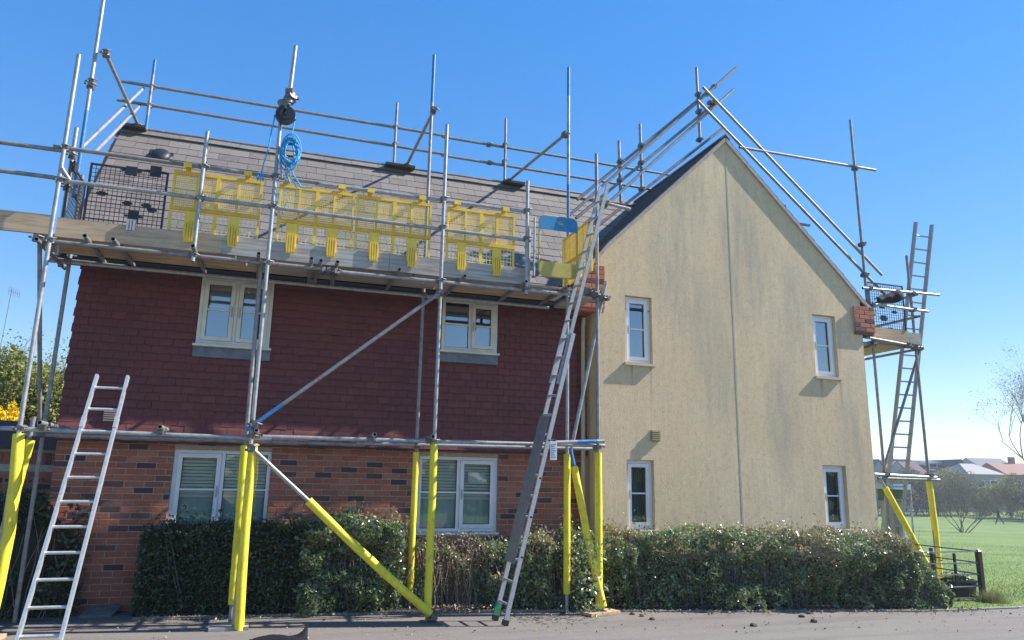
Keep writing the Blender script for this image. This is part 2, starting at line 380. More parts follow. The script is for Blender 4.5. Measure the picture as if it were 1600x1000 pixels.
# ================================================================== SETTING
def ground_z(x, y):
    d = 0.304 * x + 0.929 * y
    t = min(max((d - 12.5) / 62.0, 0), 1); t = t * t * (3 - 2 * t) * 0.6 + t * 0.4
    z = -2.3 * t
    if d > 80: z += min((d - 80) / 120.0, 1) * 1.5
    return z
def grid_sheet(name, xs, ys, zf, M, kind='structure'):
    V = [(x, y, zf(x, y)) for y in ys for x in xs]; nx = len(xs)
    F = [(j * nx + i, j * nx + i + 1, (j + 1) * nx + i + 1, (j + 1) * nx + i) for j in range(len(ys) - 1) for i in range(nx - 1)]
    o = np_mesh(name, V, F, M, smooth=True); o['kind'] = kind; return o
xs = sorted(set([-600, -300, -150, -80] + list(range(-50, 110, 3)) + [130, 170, 230, 320, 450, 700]))
ys = sorted(set([-400, -150, -60, -30] + list(range(-10, 120, 3)) + [140, 180, 240, 350, 600, 900]))
grid_sheet('grass_field', xs, ys, ground_z, GRASS)

# kerb line: from the foot of the brick wing to the corner of the lawn
KERB = [(-40, 10.0), (-3.2, 9.95), (-1.29, 9.72), (0.63, 9.54), (1.85, 9.42), (2.62, 9.30), (3.85, 9.12), (5.94, 8.62), (7.29, 8.40), (8.45, 8.10), (10.1, 8.02), (11.2, 8.25), (30, 13.0)]
def strip(name, line, off0, off1, z, M, kind='structure', top_z=None):
    mb = MB()
    for (x0, y0), (x1, y1) in zip(line[:-1], line[1:]):
        mb.add([(x0, y0 + off0, z), (x1, y1 + off0, z), (x1, y1 + off1, z), (x0, y0 + off1, z)], [(0, 1, 2, 3)])
    o = mb.build(name, M, None, (0, 0, 0)); o['kind'] = kind; return o
mb = MB()
for (x0, y0), (x1, y1) in zip(KERB[:-1], KERB[1:]):
    mb.add([(x0, -40, 0.004), (x1, -40, 0.004), (x1, y1, 0.004), (x0, y0, 0.004)], [(0, 1, 2, 3)])
o = mb.build('road', ASPHALT, None, (0, 0, 0)); o['kind'] = 'structure'
strip('path', [(-2.4, 9.9), (-1.5, 9.74), (-1.29, 9.72)], -0.02, 1.2, 0.008, ASPHALT)
bed = [p for p in KERB if -1.3 <= p[0] <= 8.5]
mb = MB()
for (x0, y0), (x1, y1) in zip(bed[:-1], bed[1:]):
    mb.add([(x0, y0 + 0.06, 0.02), (x1, y1 + 0.06, 0.02), (x1, 10.2, 0.05), (x0, 10.2, 0.05)], [(0, 1, 2, 3)])
o = mb.build('planting_bed', SOIL, None, (0, 0, 0)); o['kind'] = 'structure'
mb = MB()   # flush concrete edging stones between road and bed
line = [p for p in KERB if -1.3 <= p[0] <= 11.3]
for (x0, y0), (x1, y1) in zip(line[:-1], line[1:]):
    n = max(1, round(math.hypot(x1 - x0, y1 - y0) / 0.9))
    for i in range(n):
        a, b = i / n + 0.006, (i + 1) / n - 0.006
        p = Vector((x0 + (x1 - x0) * a, y0 + (y1 - y0) * a, 0.012)); q = Vector((x0 + (x1 - x0) * b, y0 + (y1 - y0) * b, 0.012 + random.uniform(-.003, .003)))
        mb.obox(p, q, 0.045, 0.024)
o = mb.build('kerb', CONCRETE, None, (0, 0, 0)); o['kind'] = 'structure'

# ================================================================== HOUSE
house = thing('house', 'two storey brick and tile hung house with a cream rendered gable wing', 'house', (0.0, 10.2, 0.0))
BY, TY, GY = 10.2, 10.13, 9.8          # brick face, tile face, gable face
GX0, GX1, APX, APZ, GSL = 4.53, 9.53, 6.94, 7.30, 0.955
WX0 = -2.40
# windows: X0, X1, z0, z1, plane
WIN = {
    'C': (onY(272.8, 700, BY).x, onY(425.9, 704, BY).x, 0.90, 1.93),
    'D': (onY(656, 709, BY).x, onY(779.2, 710, BY).x, 0.90, 1.93),
    'A': (onY(305, 537, TY).x, onY(420.5, 545, TY).x, onY(362, 541, TY).z, 4.17),
    'Bq': (onY(688, 547, TY).x, onY(775.5, 552, TY).x, onY(732, 550, TY).z, 4.17),
    'G1': (5.02, 5.48, 3.38, 4.42), 'G2': (8.50, 8.97, 3.38, 4.43), 'G3': (5.01, 5.46, 0.95, 1.94), 'G4': (8.50, 8.96, 0.95, 1.94)}
def wall_sheet(name, M, x0, x1, z0, z1, y, holes, reveal, extra=None):
    """front sheet with openings, returns round each opening"""
    xs_ = sorted({x0, x1, *[h[0] for h in holes], *[h[1] for h in holes]}); zs_ = sorted({z0, z1, *[h[2] for h in holes], *[h[3] for h in holes]})
    mb = MB()
    for xa, xb in zip(xs_[:-1], xs_[1:]):
        for za, zb in zip(zs_[:-1], zs_[1:]):
            cx, cz = (xa + xb) / 2, (za + zb) / 2
            if any(h[0] < cx < h[1] and h[2] < cz < h[3] for h in holes): continue
            mb.add([(xa, y, za), (xb, y, za), (xb, y, zb), (xa, y, zb)], [(0, 1, 2, 3)])
    for (a, b, c, d) in holes:
        r = y + reveal
        mb.add([(a, y, c), (a, r, c), (a, r, d), (a, y, d)], [(0, 1, 2, 3)]); mb.add([(b, y, c), (b, y, d), (b, r, d), (b, r, c)], [(0, 1, 2, 3)])
        mb.add([(a, y, d), (a, r, d), (b, r, d), (b, y, d)], [(0, 1, 2, 3)]); mb.add([(a, y, c), (b, y, c), (b, r, c), (a, r, c)], [(0, 1, 2, 3)])
    if extra: extra(mb)
    return mb.build(name, M, house, (0, 10.2, 0))
# --- rendered gable wall: two rectangles either side of the movement joint, one triangle each, returns down the sides
JX = APX + 0.015
hl = [WIN['G1'], WIN['G3']]; hr = [WIN['G2'], WIN['G4']]
ZE0, ZE1 = 4.95, 4.75
def ex_l(mb):
    mb.add([(GX0, GY, ZE0), (JX, GY, ZE0), (JX, GY, APZ - 0.03), (APX, GY, APZ), (GX0, GY, APZ - (APX - GX0) * GSL)], [(0, 1, 2, 3, 4)])
    mb.add([(GX0, GY, -0.2), (GX0, GY, 5.0), (GX0, 14, 5.0), (GX0, 14, -0.2)], [(0, 1, 2, 3)])
def ex_r(mb):
    mb.add([(JX, GY, ZE1), (GX1, GY, ZE1), (GX1, GY, APZ - (GX1 - APX) * GSL), (JX, GY, APZ - 0.03)], [(0, 1, 2, 3)])
    mb.add([(GX1, GY, -0.2), (GX1, GY + .12, -0.2), (GX1, GY + .12, 4.85), (GX1, GY, 4.85)], [(0, 1, 2, 3)])
wall_sheet('render_wall', RENDER, GX0, JX, -0.2, ZE0, GY, hl, 0.10, ex_l)
wall_sheet('render_wall', RENDER, JX, GX1, -0.2, ZE1, GY, hr, 0.10, ex_r)
mb = MB(); mb.box((JX - 0.014, GY - 0.004, -0.1), (JX - 0.004, GY + 0.01, APZ - 0.02)); mb.box((JX + 0.004, GY - 0.005, -0.1), (JX + 0.012, GY + 0.01, APZ - 0.03))
mb.build('movement_joint', simple_noisy('joint bead', (0.55, 0.50, 0.36), (0.62, 0.58, 0.42), 10, 0.7), house)
# --- brick wall: mortar sheet + bricks proud of it
bh = [WIN['C'], WIN['D']]
brick_wall = wall_sheet('brick_wall', MORTAR, WX0, GX0, -0.2, 2.1, BY + 0.010, bh, 0.09)
mb = MB(); mb.add([(WX0, BY + .01, -0.2), (WX0, 13.8, -0.2), (WX0, 13.8, 4.2), (WX0, BY + .01, 4.2)], [(0, 1, 2, 3)])
mb.add([(WX0, TY + .02, 2.0), (WX0, BY + .01, 2.0), (WX0, BY + .01, 4.2), (WX0, TY + .02, 4.2)], [(0, 1, 2, 3)])
mb.add([(WX0, 13.8, -0.2), (GX1, 13.8, -.2), (GX1, 13.8, 4.2), (WX0, 13.8, 4.2)], [(0, 1, 2, 3)])
mb.build('end_wall', BRICK, house)
mb = MB(); mb.add([(GX1, GY + .12, -0.2), (GX1, 16, -0.2), (GX1, 16, 4.85), (GX1, GY + .12, 4.85)], [(0, 1, 2, 3)])
mb.build('end_wall', simple_noisy('grey render', (.20, .19, .17), (.26, .25, .22), 5, .9), house)
def rough_block(w, d, h, j, seed):
    """a block with slightly uneven edges: 8 corners + bevel ring on the front"""
    r = random.Random(seed); e = min(w, h) * 0.06
    q = lambda s: r.uniform(-s, s)
    vs = [(-w/2+q(j), 0, -h/2+q(j)), (w/2+q(j), 0, -h/2+q(j)), (w/2+q(j), 0, h/2+q(j)), (-w/2+q(j), 0, h/2+q(j))]
    fr = [(x * (1 - 2 * e / w) if True else x, -d + q(j * .5), z * (1 - 2 * e / h)) for x, y, z in vs]
    mid = [(x, -d + e * 0.8, z) for x, y, z in vs]
    V = vs + mid + fr; F = [(8, 9, 10, 11)]
    for k in range(4):
        l = (k + 1) % 4; F += [(k, l, 4 + l, 4 + k), (4 + k, 4 + l, 8 + l, 8 + k)]
    mb = MB(); mb.add(V, F); return mb
BRICK_ME = [rough_block(0.215, 0.016, 0.065, 0.002, k).mesh('brick', BRICK) for k in range(6)]
HALF_ME = [rough_block(0.1025, 0.016, 0.065, 0.0015, 20 + k).mesh('brick', BRICK) for k in range(3)]
def cut_out(x0, x1, z0, z1, holes):
    """parts of a course piece left over beside openings"""
    segs = [(x0, x1)]
    for (a, b, c, d) in holes:
        if z1 <= c or z0 >= d: continue
        ns = []
        for (s, e) in segs:
            if e <= a or s >= b: ns.append((s, e)); continue
            if s < a: ns.append((s, a))
            if e > b: ns.append((b, e))
        segs = ns
    return [s for s in segs if s[1] - s[0] > 0.025]
pieces = []
nc = 29
for k in range(nc):
    z0 = 2.055 - 0.075 * (k + 1); off = 0.1125 if k % 2 else 0.0
    x = WX0 - off
    while x < GX0 - 0.01:
        a, b = max(x, WX0), min(x + 0.215, GX0 - 0.004)
        if b - a > 0.03:
            for s, e in cut_out(a, b, z0, z0 + 0.065, bh): pieces.append((s, e, z0))
        x += 0.225
def hidden_by_hedge(s, e, z):
    x = (s + e) / 2
    if x < -1.35: return z < 0.02
    top = 0.86 if x < 0.55 else (0.95 if x < 2.0 else (0.25 if x < 2.9 else 0.7))
    return z < top
vis = [p for p in pieces if not hidden_by_hedge(*p)]
def near(p): return (Vector(((p[0] + p[1]) / 2, BY, p[2])) - CAM).length - (p[1] - p[0])
vis.sort(key=near); single = set(vis[:262])
rest = MB()
for i, (s, e, z) in enumerate(pieces):
    wd = e - s; c = ((s + e) / 2, BY + 0.018 + random.uniform(-.0025, .002), z + 0.0325)
    if (s, e, z) in single:
        if wd > 0.2: me, sc = BRICK_ME[i % 6], (wd / 0.215, 1, 1)
        else: me, sc = HALF_ME[i % 3], (wd / 0.1025, 1, 1)
        inst('brick', me, c, brick_wall, None, sc)
    else:
        b = rough_block(wd, 0.016, 0.065, 0.0015, i); rest.add([v + Vector(c) for v in b.v], b.f)
o = rest.build('brick_courses', BRICK, brick_wall); o['kind'] = 'stuff'
# --- tile hanging
th = [WIN['A'], WIN['Bq']]
tile_wall = wall_sheet('tile_hanging', TILE, WX0, GX0, 2.0, 4.25, TY + 0.03, th, 0.03)
def tile_block(wd, j, seed):
    r = random.Random(seed); q = lambda: r.uniform(-j, j); h = 0.118
    V = [(-wd/2, -0.004, h-0.005), (wd/2, -0.004, h-0.005), (wd/2, 0.006, h-.005), (-wd/2, 0.006, h-.005),
         (-wd/2+q(), -0.027+q(), q()), (wd/2+q(), -0.027+q(), q()), (wd/2, -0.015, 0), (-wd/2, -0.015, 0),
         (-wd/2, -0.018 + q(), h * .5), (wd/2, -0.018 + q(), h * .5)]
    F = [(4, 5, 9, 8), (8, 9, 1, 0), (4, 7, 6, 5), (5, 6, 2, 1), (5, 1, 9), (7, 4, 0, 3), (4, 8, 0), (0, 1, 2, 3)]
    mb = MB(); mb.add(V, F); return mb
TILE_ME = [tile_block(0.1625, 0.0022, k).mesh('tile', TILE) for k in range(6)]
tp = []
ncol = math.ceil((GX0 - WX0) / 0.165)
for k in range(22):
    z0 = 2.015 + 0.1 * k; off = 0.0825 if k % 2 else 0
    for i in range(-1, ncol + 1):
        a, b = max(WX0 - 0.01, WX0 + i * 0.165 - off + 0.0015), min(GX0 - 0.003, WX0 + (i + 1) * 0.165 - off - 0.0015)
        if b - a < 0.03: continue
        for s, e in cut_out(a, b, z0, z0 + 0.1, [(h[0], h[1], h[2] - 0.13, h[3]) for h in th]): tp.append((s, e, z0, k))
def tkey(p): return (Vector(((p[0] + p[1]) / 2, TY, p[2])) - CAM).length - 0.8 * (p[1] - p[0])
tsingle = set(sorted([p for p in tp if p[2] < 4.0], key=tkey)[:300])
rest = MB()
for i, (s, e, z, k) in enumerate(tp):
    wd = e - s; kick = 0.045 if k == 0 else (0.026 if k == 1 else (.010 if k == 2 else 0.0))
    c = ((s + e) / 2, TY + 0.022 - kick + random.uniform(-.002, .002), z)
    if (s, e, z, k) in tsingle:
        inst('tile', TILE_ME[i % 6], c, tile_wall, (random.gauss(0, .016), random.gauss(0, .010) + (random.uniform(-.04, .04) if random.random() < .05 else 0), 0), (wd / 0.1625, 1, 1))
    else:
        b = tile_block(wd, 0.002, i); rest.add([v + Vector(c) for v in b.v], b.f)
o = rest.build('tile_courses', TILE, tile_wall); o['kind'] = 'stuff'
mb = MB(); mb.box((WX0 - .02, TY - 0.045, 1.995), (GX0 - .002, BY + 0.009, 2.012)); mb.build('tile_soffit', FASCIA, house)

# --- windows
def blind(parent, x0, x1, z0, z1, y, n):
    mb = MB(); h = (z1 - z0) / n
    for i in range(n):
        z = z0 + h * (i + 0.5); mb.obox((x0, y, z), (x1, y, z), 0.003, h * 0.84, up=(0, -0.33, 0.94))
    mb.build('blind', BLIND, parent)
def window(key, y, cas, M, blinds=None, glass=GLASS, ledge=True, curtain=None, label=None, refl_veil=False):
    x0, x1, z0, z1 = WIN[key]; g = 0.004; x0 += g; x1 -= g; z0 += g; z1 -= g
    fw = 0.045
    mb = MB(); d0, d1 = y, y + 0.07
    mb.box((x0, d0, z0), (x0 + fw, d1, z1)); mb.box((x1 - fw, d0, z0), (x1, d1, z1))
    mb.box((x0 + fw, d0 + .001, z0), (x1 - fw, d1, z0 + fw)); mb.box((x0 + fw, d0 + .001, z1 - fw), (x1 - fw, d1, z1))
    n = len(cas); cw = (x1 - x0 - 2 * fw) / n
    for i in range(1, n):
        c = x0 + fw + cw * i; mb.box((c - 0.022, d0 + .002, z0 + fw), (c + 0.022, d1, z1 - fw))
    mb.box((x0 + 0.15, y - 0.006, z1 - fw + 0.012), (x0 + 0.15 + min(0.32, (x1 - x0) * .5), y + .001, z1 - 0.016))   # trickle vent
    wn = mb.build('window', M, house, label=label)
    for i, op in enumerate(cas):
        a = x0 + fw + cw * i + (0.022 if i else 0); b = x0 + fw + cw * (i + 1) - (0.022 if i < n - 1 else 0); lo, hi = z0 + fw, z1 - fw
        if op:   # opening sash stands proud
            sw = 0.055; s = MB(); ys0, ys1 = y - 0.014, y + 0.045
            s.box((a + .003, ys0, lo + .003), (a + sw, ys1, hi - .003)); s.box((b - sw, ys0, lo + .003), (b - .003, ys1, hi - .003))
            s.box((a + sw, ys0 + .001, lo + .003), (b - sw, ys1, lo + sw)); s.box((a + sw, ys0 + .001, hi - sw), (b - sw, ys1, hi - .003))
            s.build('sash', M, wn); a += sw; b -= sw; lo += sw; hi -= sw
        p = MB(); yg = y + 0.024 + random.uniform(-.001, .001)
        p.add([(a, yg, lo), (b, yg + random.uniform(-.002, .002), lo), (b, yg, hi), (a, yg, hi)], [(0, 1, 2, 3)]); p.build('pane', glass, wn)
        zm = lo + (hi - lo) * 0.52; q = MB(); q.box((a, yg - 0.014, zm - 0.011), (b, yg + 0.004, zm + 0.011)); q.build('glazing_bar', M, wn)
        if op:
            hn = MB(); hx = b + 0.028 if i == 0 and n > 1 else a - 0.028; hn.box((hx - .008, y - .024, zm - .05), (hx + .008, y - .0145, zm + .05)); hn.obox((hx, y - .028, zm + .01), (hx, y - .028, zm - .09), .018, .010, up=(0, 1, 0)); hn.build('handle', ALU_DULL, wn)
        gk = MB(); q_ = .007
        for bx in (((a, lo), (a + q_, hi)), ((b - q_, lo), (b, hi)), ((a + q_, lo), (b - q_, lo + q_)), ((a + q_, hi - q_), (b - q_, hi))): gk.box((bx[0][0], yg - .009, bx[0][1]), (bx[1][0], yg - .004, bx[1][1]))
        gk.build('gasket', BLACKPL, wn)
    r = MB(); yr = y + 0.9; e = 0.25
    for quad in ([(x0, y + .08, z0), (x0 - e, yr, z0), (x0 - e, yr, z1 + e), (x0, y + .08, z1)], [(x1, y + .08, z0), (x1, y + .08, z1), (x1 + e, yr, z1 + e), (x1 + e, yr, z0)],
                 [(x0, y + .08, z1), (x0 - e, yr, z1 + e), (x1 + e, yr, z1 + e), (x1, y + .08, z1)], [(x0, y + .08, z0), (x1, y + .08, z0), (x1 + e, yr, z0), (x0 - e, yr, z0)],
                 [(x0 - e, yr, z0), (x1 + e, yr, z0), (x1 + e, yr, z1 + e), (x0 - e, yr, z1 + e)]): r.add(quad, [(0, 1, 2, 3)])
    r.build('room_lining', ROOM, wn)
    if blinds: blind(wn, x0 + fw, x1 - fw, z0 + (z1 - z0) * blinds[0], z0 + (z1 - z0) * blinds[1], y + 0.085, blinds[2])
    if curtain:
        cb = MB(); k = 40; xa, xb = x0 + .05, x0 + .05 + (x1 - x0) * curtain
        pts = [(xa + (xb - xa) * t / k, y + 0.13 + 0.012 * math.sin(t * 1.7)) for t in range(k + 1)]
        for (p0, p1) in zip(pts[:-1], pts[1:]): cb.add([(*p0, z0), (*p1, z0), (*p1, z1), (*p0, z1)], [(0, 1, 2, 3)], 0, True)
        cb.build('curtain', CURTAIN, wn)
    if refl_veil:  # added sheet; its teal colour stands for reflections in the lower panes
        cb = MB(); zt = z0 + (z1 - z0) * (.47 if refl_veil is True else refl_veil); pts = [(x0 + .05 + (x1 - x0 - .1) * t / 48, y + 0.12 + 0.006 * math.sin(t * 1.3)) for t in range(49)]
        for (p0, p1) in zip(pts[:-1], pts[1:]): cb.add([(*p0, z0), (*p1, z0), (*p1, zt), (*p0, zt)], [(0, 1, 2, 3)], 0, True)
        cb.build('reflection_veil', VEIL_TEAL if refl_veil is True else VEIL_DARK, wn)
    if ledge:
        s = MB(); s.box((x0 - 0.03, y - 0.055 if ledge is True else y - ledge, z0 - 0.036), (x1 + 0.03, y + 0.04, z0 - 0.008)); s.build('sill', M, wn)
    return wn
window('C', BY + 0.045, [1, 0], PVC, (0.42, 0.96, 13), refl_veil=True)
wd_ = window('D', BY + 0.045, [0, 1], PVC, (0.42, 0.96, 13), refl_veil=True)
window('A', TY - 0.035, [1, 1], CREAM_PVC, (0.5, 0.98, 9), GLASS_BLUE)
window('Bq', TY - 0.035, [0, 1], CREAM_PVC, None, GLASS_BLUE)
for k, gl in (('G1', GLASS_BLUE), ('G2', GLASS_BLUE), ('G3', GLASS), ('G4', GLASS)):
    window(k, GY + 0.07, [1], PVC, None, gl, ledge=0.11, curtain=0.35 if k == 'G2' else None, refl_veil=.97 if k in ('G3', 'G4') else False)
p0, p1 = onY(732, 738, BY + .06), onY(757, 756, BY + .06)
mb = MB(); mb.box((p0.x, BY + 0.078, p1.z), (p1.x, BY + 0.080, p0.z)); mb.build('notice_sheet', PAPER, wd_, label='plain white sheet of paper taped inside the lower right window')
# stone sills of the rendered wall
for k in ('G1', 'G2', 'G3', 'G4'):
    x0, x1, z0, z1 = WIN[k]; mb = MB(); mb.box((x0 - 0.03, GY - 0.05, z0 - 0.045), (x1 + 0.03, GY + 0.06, z0 - 0.002))
    mb.build('stone_sill', simple_noisy('stone sill', (0.50, 0.40, 0.30), (0.58, 0.48, 0.37), 12, 0.8) if k == 'G1' else bpy.data.materials['stone sill'], house)
# lead aprons under the tile-hung windows
for k in ('A', 'Bq'):
    x0, x1, z0, z1 = WIN[k]; n = 14; mb = MB()
    for i in range(n):
        a, b = x0 - 0.02 + (x1 - x0 + 0.04) * i / n, x0 - 0.02 + (x1 - x0 + 0.04) * (i + 1) / n
        w0, w1 = 0.004 * math.sin(i * 2.1), 0.004 * math.sin((i + 1) * 2.1)
        for (zt, zb, o1, o2) in ((z0 - 0.01, z0 - 0.09, 0.012, 0.018), (z0 - 0.09, z0 - 0.165, 0.018, 0.024)):
            mb.add([(a, TY - o2 + w0, zb), (b, TY - o2 + w1, zb), (b, TY - o1 + w1 * .4, zt), (a, TY - o1 + w0 * .4, zt)], [(0, 1, 2, 3)], 0, True)
        mb.add([(a, TY - .024 + w0, z0 - .165), (a, TY + .02, z0 - .165), (b, TY + .02, z0 - .165), (b, TY - .024 + w1, z0 - .165)], [(0, 1, 2, 3)])
    mb.build('lead_apron', LEAD, house)
# vents
p = onY(1023.5, 681, GY); mb = MB(); mb.box((p.x - .075, GY - .035, p.z - .08), (p.x + .075, GY, p.z + .08), 1)
for i in range(5): mb.obox((p.x - .07, GY - .042, p.z - .06 + i * .03), (p.x + .07, GY - .042, p.z - .06 + i * .03), .02, .012)
mb.build('wall_vent', [simple_noisy('tan plastic', (.42, .33, .2), (.5, .4, .25), 9, .6), mat('vent shade', (.30, .23, .14), .7)], house)
p = onY(172, 650, TY); mb = MB(); mb.box((p.x - .07, TY - .03, p.z - .07), (p.x + .07, TY - .012, p.z + .07), 1)
for i in range(5): mb.obox((p.x - .065, TY - .034, p.z - .055 + i * .027), (p.x + .065, TY - .034, p.z - .055 + i * .027), .016, .010)
mb.build('wall_vent', [simple_noisy('pink plastic', (.45, .33, .3), (.52, .4, .36), 9, .6), mat('vent dark', (.2, .14, .13), .7)], house)

# --- main roof
EY = 9.86; RX0, RX1 = -2.60, 6.35
up = Vector((0, RIDGE_Y - EY, RIDGE_Z - roof_z(EY))); slope_len = up.length; up.normalize(); nrm = Vector((1, 0, 0)).cross(up).normalized()
ang = math.atan2(up.z, up.y)
mb = MB()
e0 = Vector((0, EY, roof_z(EY)))
mb.add([(RX0, EY, roof_z(EY)), (RX1, EY, roof_z(EY)), (RX1, RIDGE_Y, RIDGE_Z), (RX0, RIDGE_Y, RIDGE_Z)], [(0, 1, 2, 3)])
mb.add([(RX0, 14.2, roof_z(EY)), (RX0, RIDGE_Y, RIDGE_Z), (RX1, RIDGE_Y, RIDGE_Z), (RX1, 14.2, roof_z(EY))], [(0, 1, 2, 3)])
mb.add([(RX0 + .2, EY, roof_z(EY)), (RX0 + .2, RIDGE_Y, RIDGE_Z), (RX0 + .2, 14.2, roof_z(EY))], [(0, 1, 2)])
roof = mb.build('roof', FASCIA, house)
GAUGE, SW = 0.205, 0.30
def slate_block(wd, seed):
    r = random.Random(seed); j = 0.0035; q = lambda: r.uniform(-j, j); ln = GAUGE + 0.05; t = 0.009
    V = [(-wd/2+q(), q(), 0.012), (wd/2+q(), q(), 0.012), (wd/2, ln, 0.003), (-wd/2, ln, 0.003),
         (-wd/2, 0, 0.012 + t), (wd/2, 0, 0.012 + t), (wd/2, ln, 0.003 + t), (-wd/2, ln, 0.003 + t)]
    mb = MB(); mb.add(V, [(4, 5, 6, 7), (0, 1, 5, 4), (1, 2, 6, 5), (3, 0, 4, 7), (2, 3, 7, 6)]); return mb
SLATE_ME = [slate_block(SW - 0.005, k).mesh('slate', SLATE) for k in range(6)]
sp = []
nr = int(slope_len / GAUGE)
valley_x = lambda z: APX - (APZ - z) / GSL            # where the gable's left slope meets height z
for k in range(nr + 1):
    s0 = k * GAUGE; off = SW / 2 if k % 2 else 0; base_p = e0 + up * s0
    if s0 + GAUGE * .4 > slope_len: continue
    x = RX0 - off
    while x < RX1:
        a, b = max(x, RX0 - 0.02), x + SW
        vx = valley_x(base_p.z + .05)
        b2 = min(b, vx + 0.12)
        if b2 - a > 0.05: sp.append((a, b2, k))
        x += SW
def skey(p): return -((p[2] >= 3) * 10 - (Vector(((p[0] + p[1]) / 2, *(e0 + up * (p[2] * GAUGE)).yz)) - CAM).length * 0.5)
ssingle = set(sorted(sp, key=skey)[:300])
rest = MB()
rotm = Matrix(((1, 0, 0), (0, up.y, nrm.y), (0, up.z, nrm.z))).to_4x4()
miss = on_roof(263, 232)
for i, (a, b, k) in enumerate(sp):
    wd = b - a; c = e0 + up * (k * GAUGE); c.x = (a + b) / 2; c = c + nrm * random.uniform(0, 0.004)
    
    if (a, b, k) in ssingle:
        o = inst('slate', SLATE_ME[i % 6], c, roof)
        o.rotation_euler = (rotm @ Matrix.Rotation(random.uniform(-.008, .008), 4, 'Z') @ Matrix.Rotation(random.uniform(-.006, .008), 4, 'X')).to_euler(); o.scale = (wd / SW, 1, 1)
    else:
        s = slate_block(wd - 0.005, i); rest.add([rotm @ v + c for v in s.v], s.f)
o = rest.build('slate_courses', SLATE, roof); o['kind'] = 'stuff'
# ridge tiles
RIDGE_ME = MB()
for sgn in (-1, 1):
    RIDGE_ME.add([(0, 0, .03), (.445, 0, .03), (.445, sgn * .085, -.065), (0, sgn * .085, -.065), (0, 0, .045), (.445, 0, .045), (.445, sgn * .095, -.055), (0, sgn * .095, -.055)],
                 [(4, 5, 6, 7), (0, 3, 2, 1), (2, 3, 7, 6), (0, 4, 7, 3), (1, 2, 6, 5)] if sgn < 0 else [(7, 6, 5, 4), (1, 2, 3, 0), (6, 7, 3, 2), (3, 7, 4, 0), (5, 6, 2, 1)])
RIDGE_ME = RIDGE_ME.mesh('ridge_tile', tile_mat('ridge slate', [(0.10, 0.095, 0.095), (0.15, 0.14, 0.135), (0.12, 0.11, 0.11)], (0.26, 0.24, 0.21), 0.7, 0.8, 24))
x = RX0 - 0.02
while x < 6.2:
    inst('ridge_tile', RIDGE_ME, (x, RIDGE_Y, RIDGE_Z + 0.02 + random.uniform(-.004, .004)), roof); x += 0.45
# verge, fascia, soffit, gutter
mb = MB(); mb.obox((RX0 + 0.02, EY - 0.02, roof_z(EY) - 0.10), (RX0 + 0.02, RIDGE_Y, RIDGE_Z - 0.10), 0.03, 0.17, up=nrm); mb.build('bargeboard', FASCIA, roof)
mb = MB(); mb.box((RX0, EY, 4.135), (GX0, EY + 0.025, 4.2)); mb.box((RX0, EY + 0.026, 4.172), (GX0, BY, 4.184)); mb.build('fascia', FASCIA, roof)
mb = MB(); k = 9
pr = [(EY - 0.032 + 0.03 * math.cos(math.pi + math.pi * i / k), 4.19 + 0.045 * math.sin(math.pi + math.pi * i / k)) for i in range(k + 1)]
for (a, b) in zip(pr[:-1], pr[1:]): mb.add([(RX0, *a), (GX0 - .3, *a), (GX0 - .3, *b), (RX0, *b)], [(0, 1, 2, 3)], 0, True)
mb.build('gutter', BLACKPL, roof)
# roof vent cowl
p = on_roof(251, 246); mb = MB(); k = 14
prof = [(0.02, 0.0), (0.135, 0.01), (0.145, 0.04), (0.12, 0.08), (0.07, 0.10), (0.0, 0.108)]
V = []; F = []
for (r_, h) in prof:
    for i in range(k): V.append(rotm @ Vector((r_ * math.cos(2*math.pi*i/k), r_ * 1.15 * math.sin(2*math.pi*i/k), h)) + p)
for j in range(len(prof) - 1):
    for i in range(k): F.append((j*k+i, j*k+(i+1) % k, (j+1)*k+(i+1) % k, (j+1)*k+i))
mb.add(V, F, 0, True); mb.add([rotm @ Vector(v) + p for v in ((-.17, -.16, .022), (.17, -.16, .022), (.17, .18, .022), (-.17, .18, .022))], [(0, 1, 2, 3)])
mb.build('roof_vent', BLACKPL, roof)

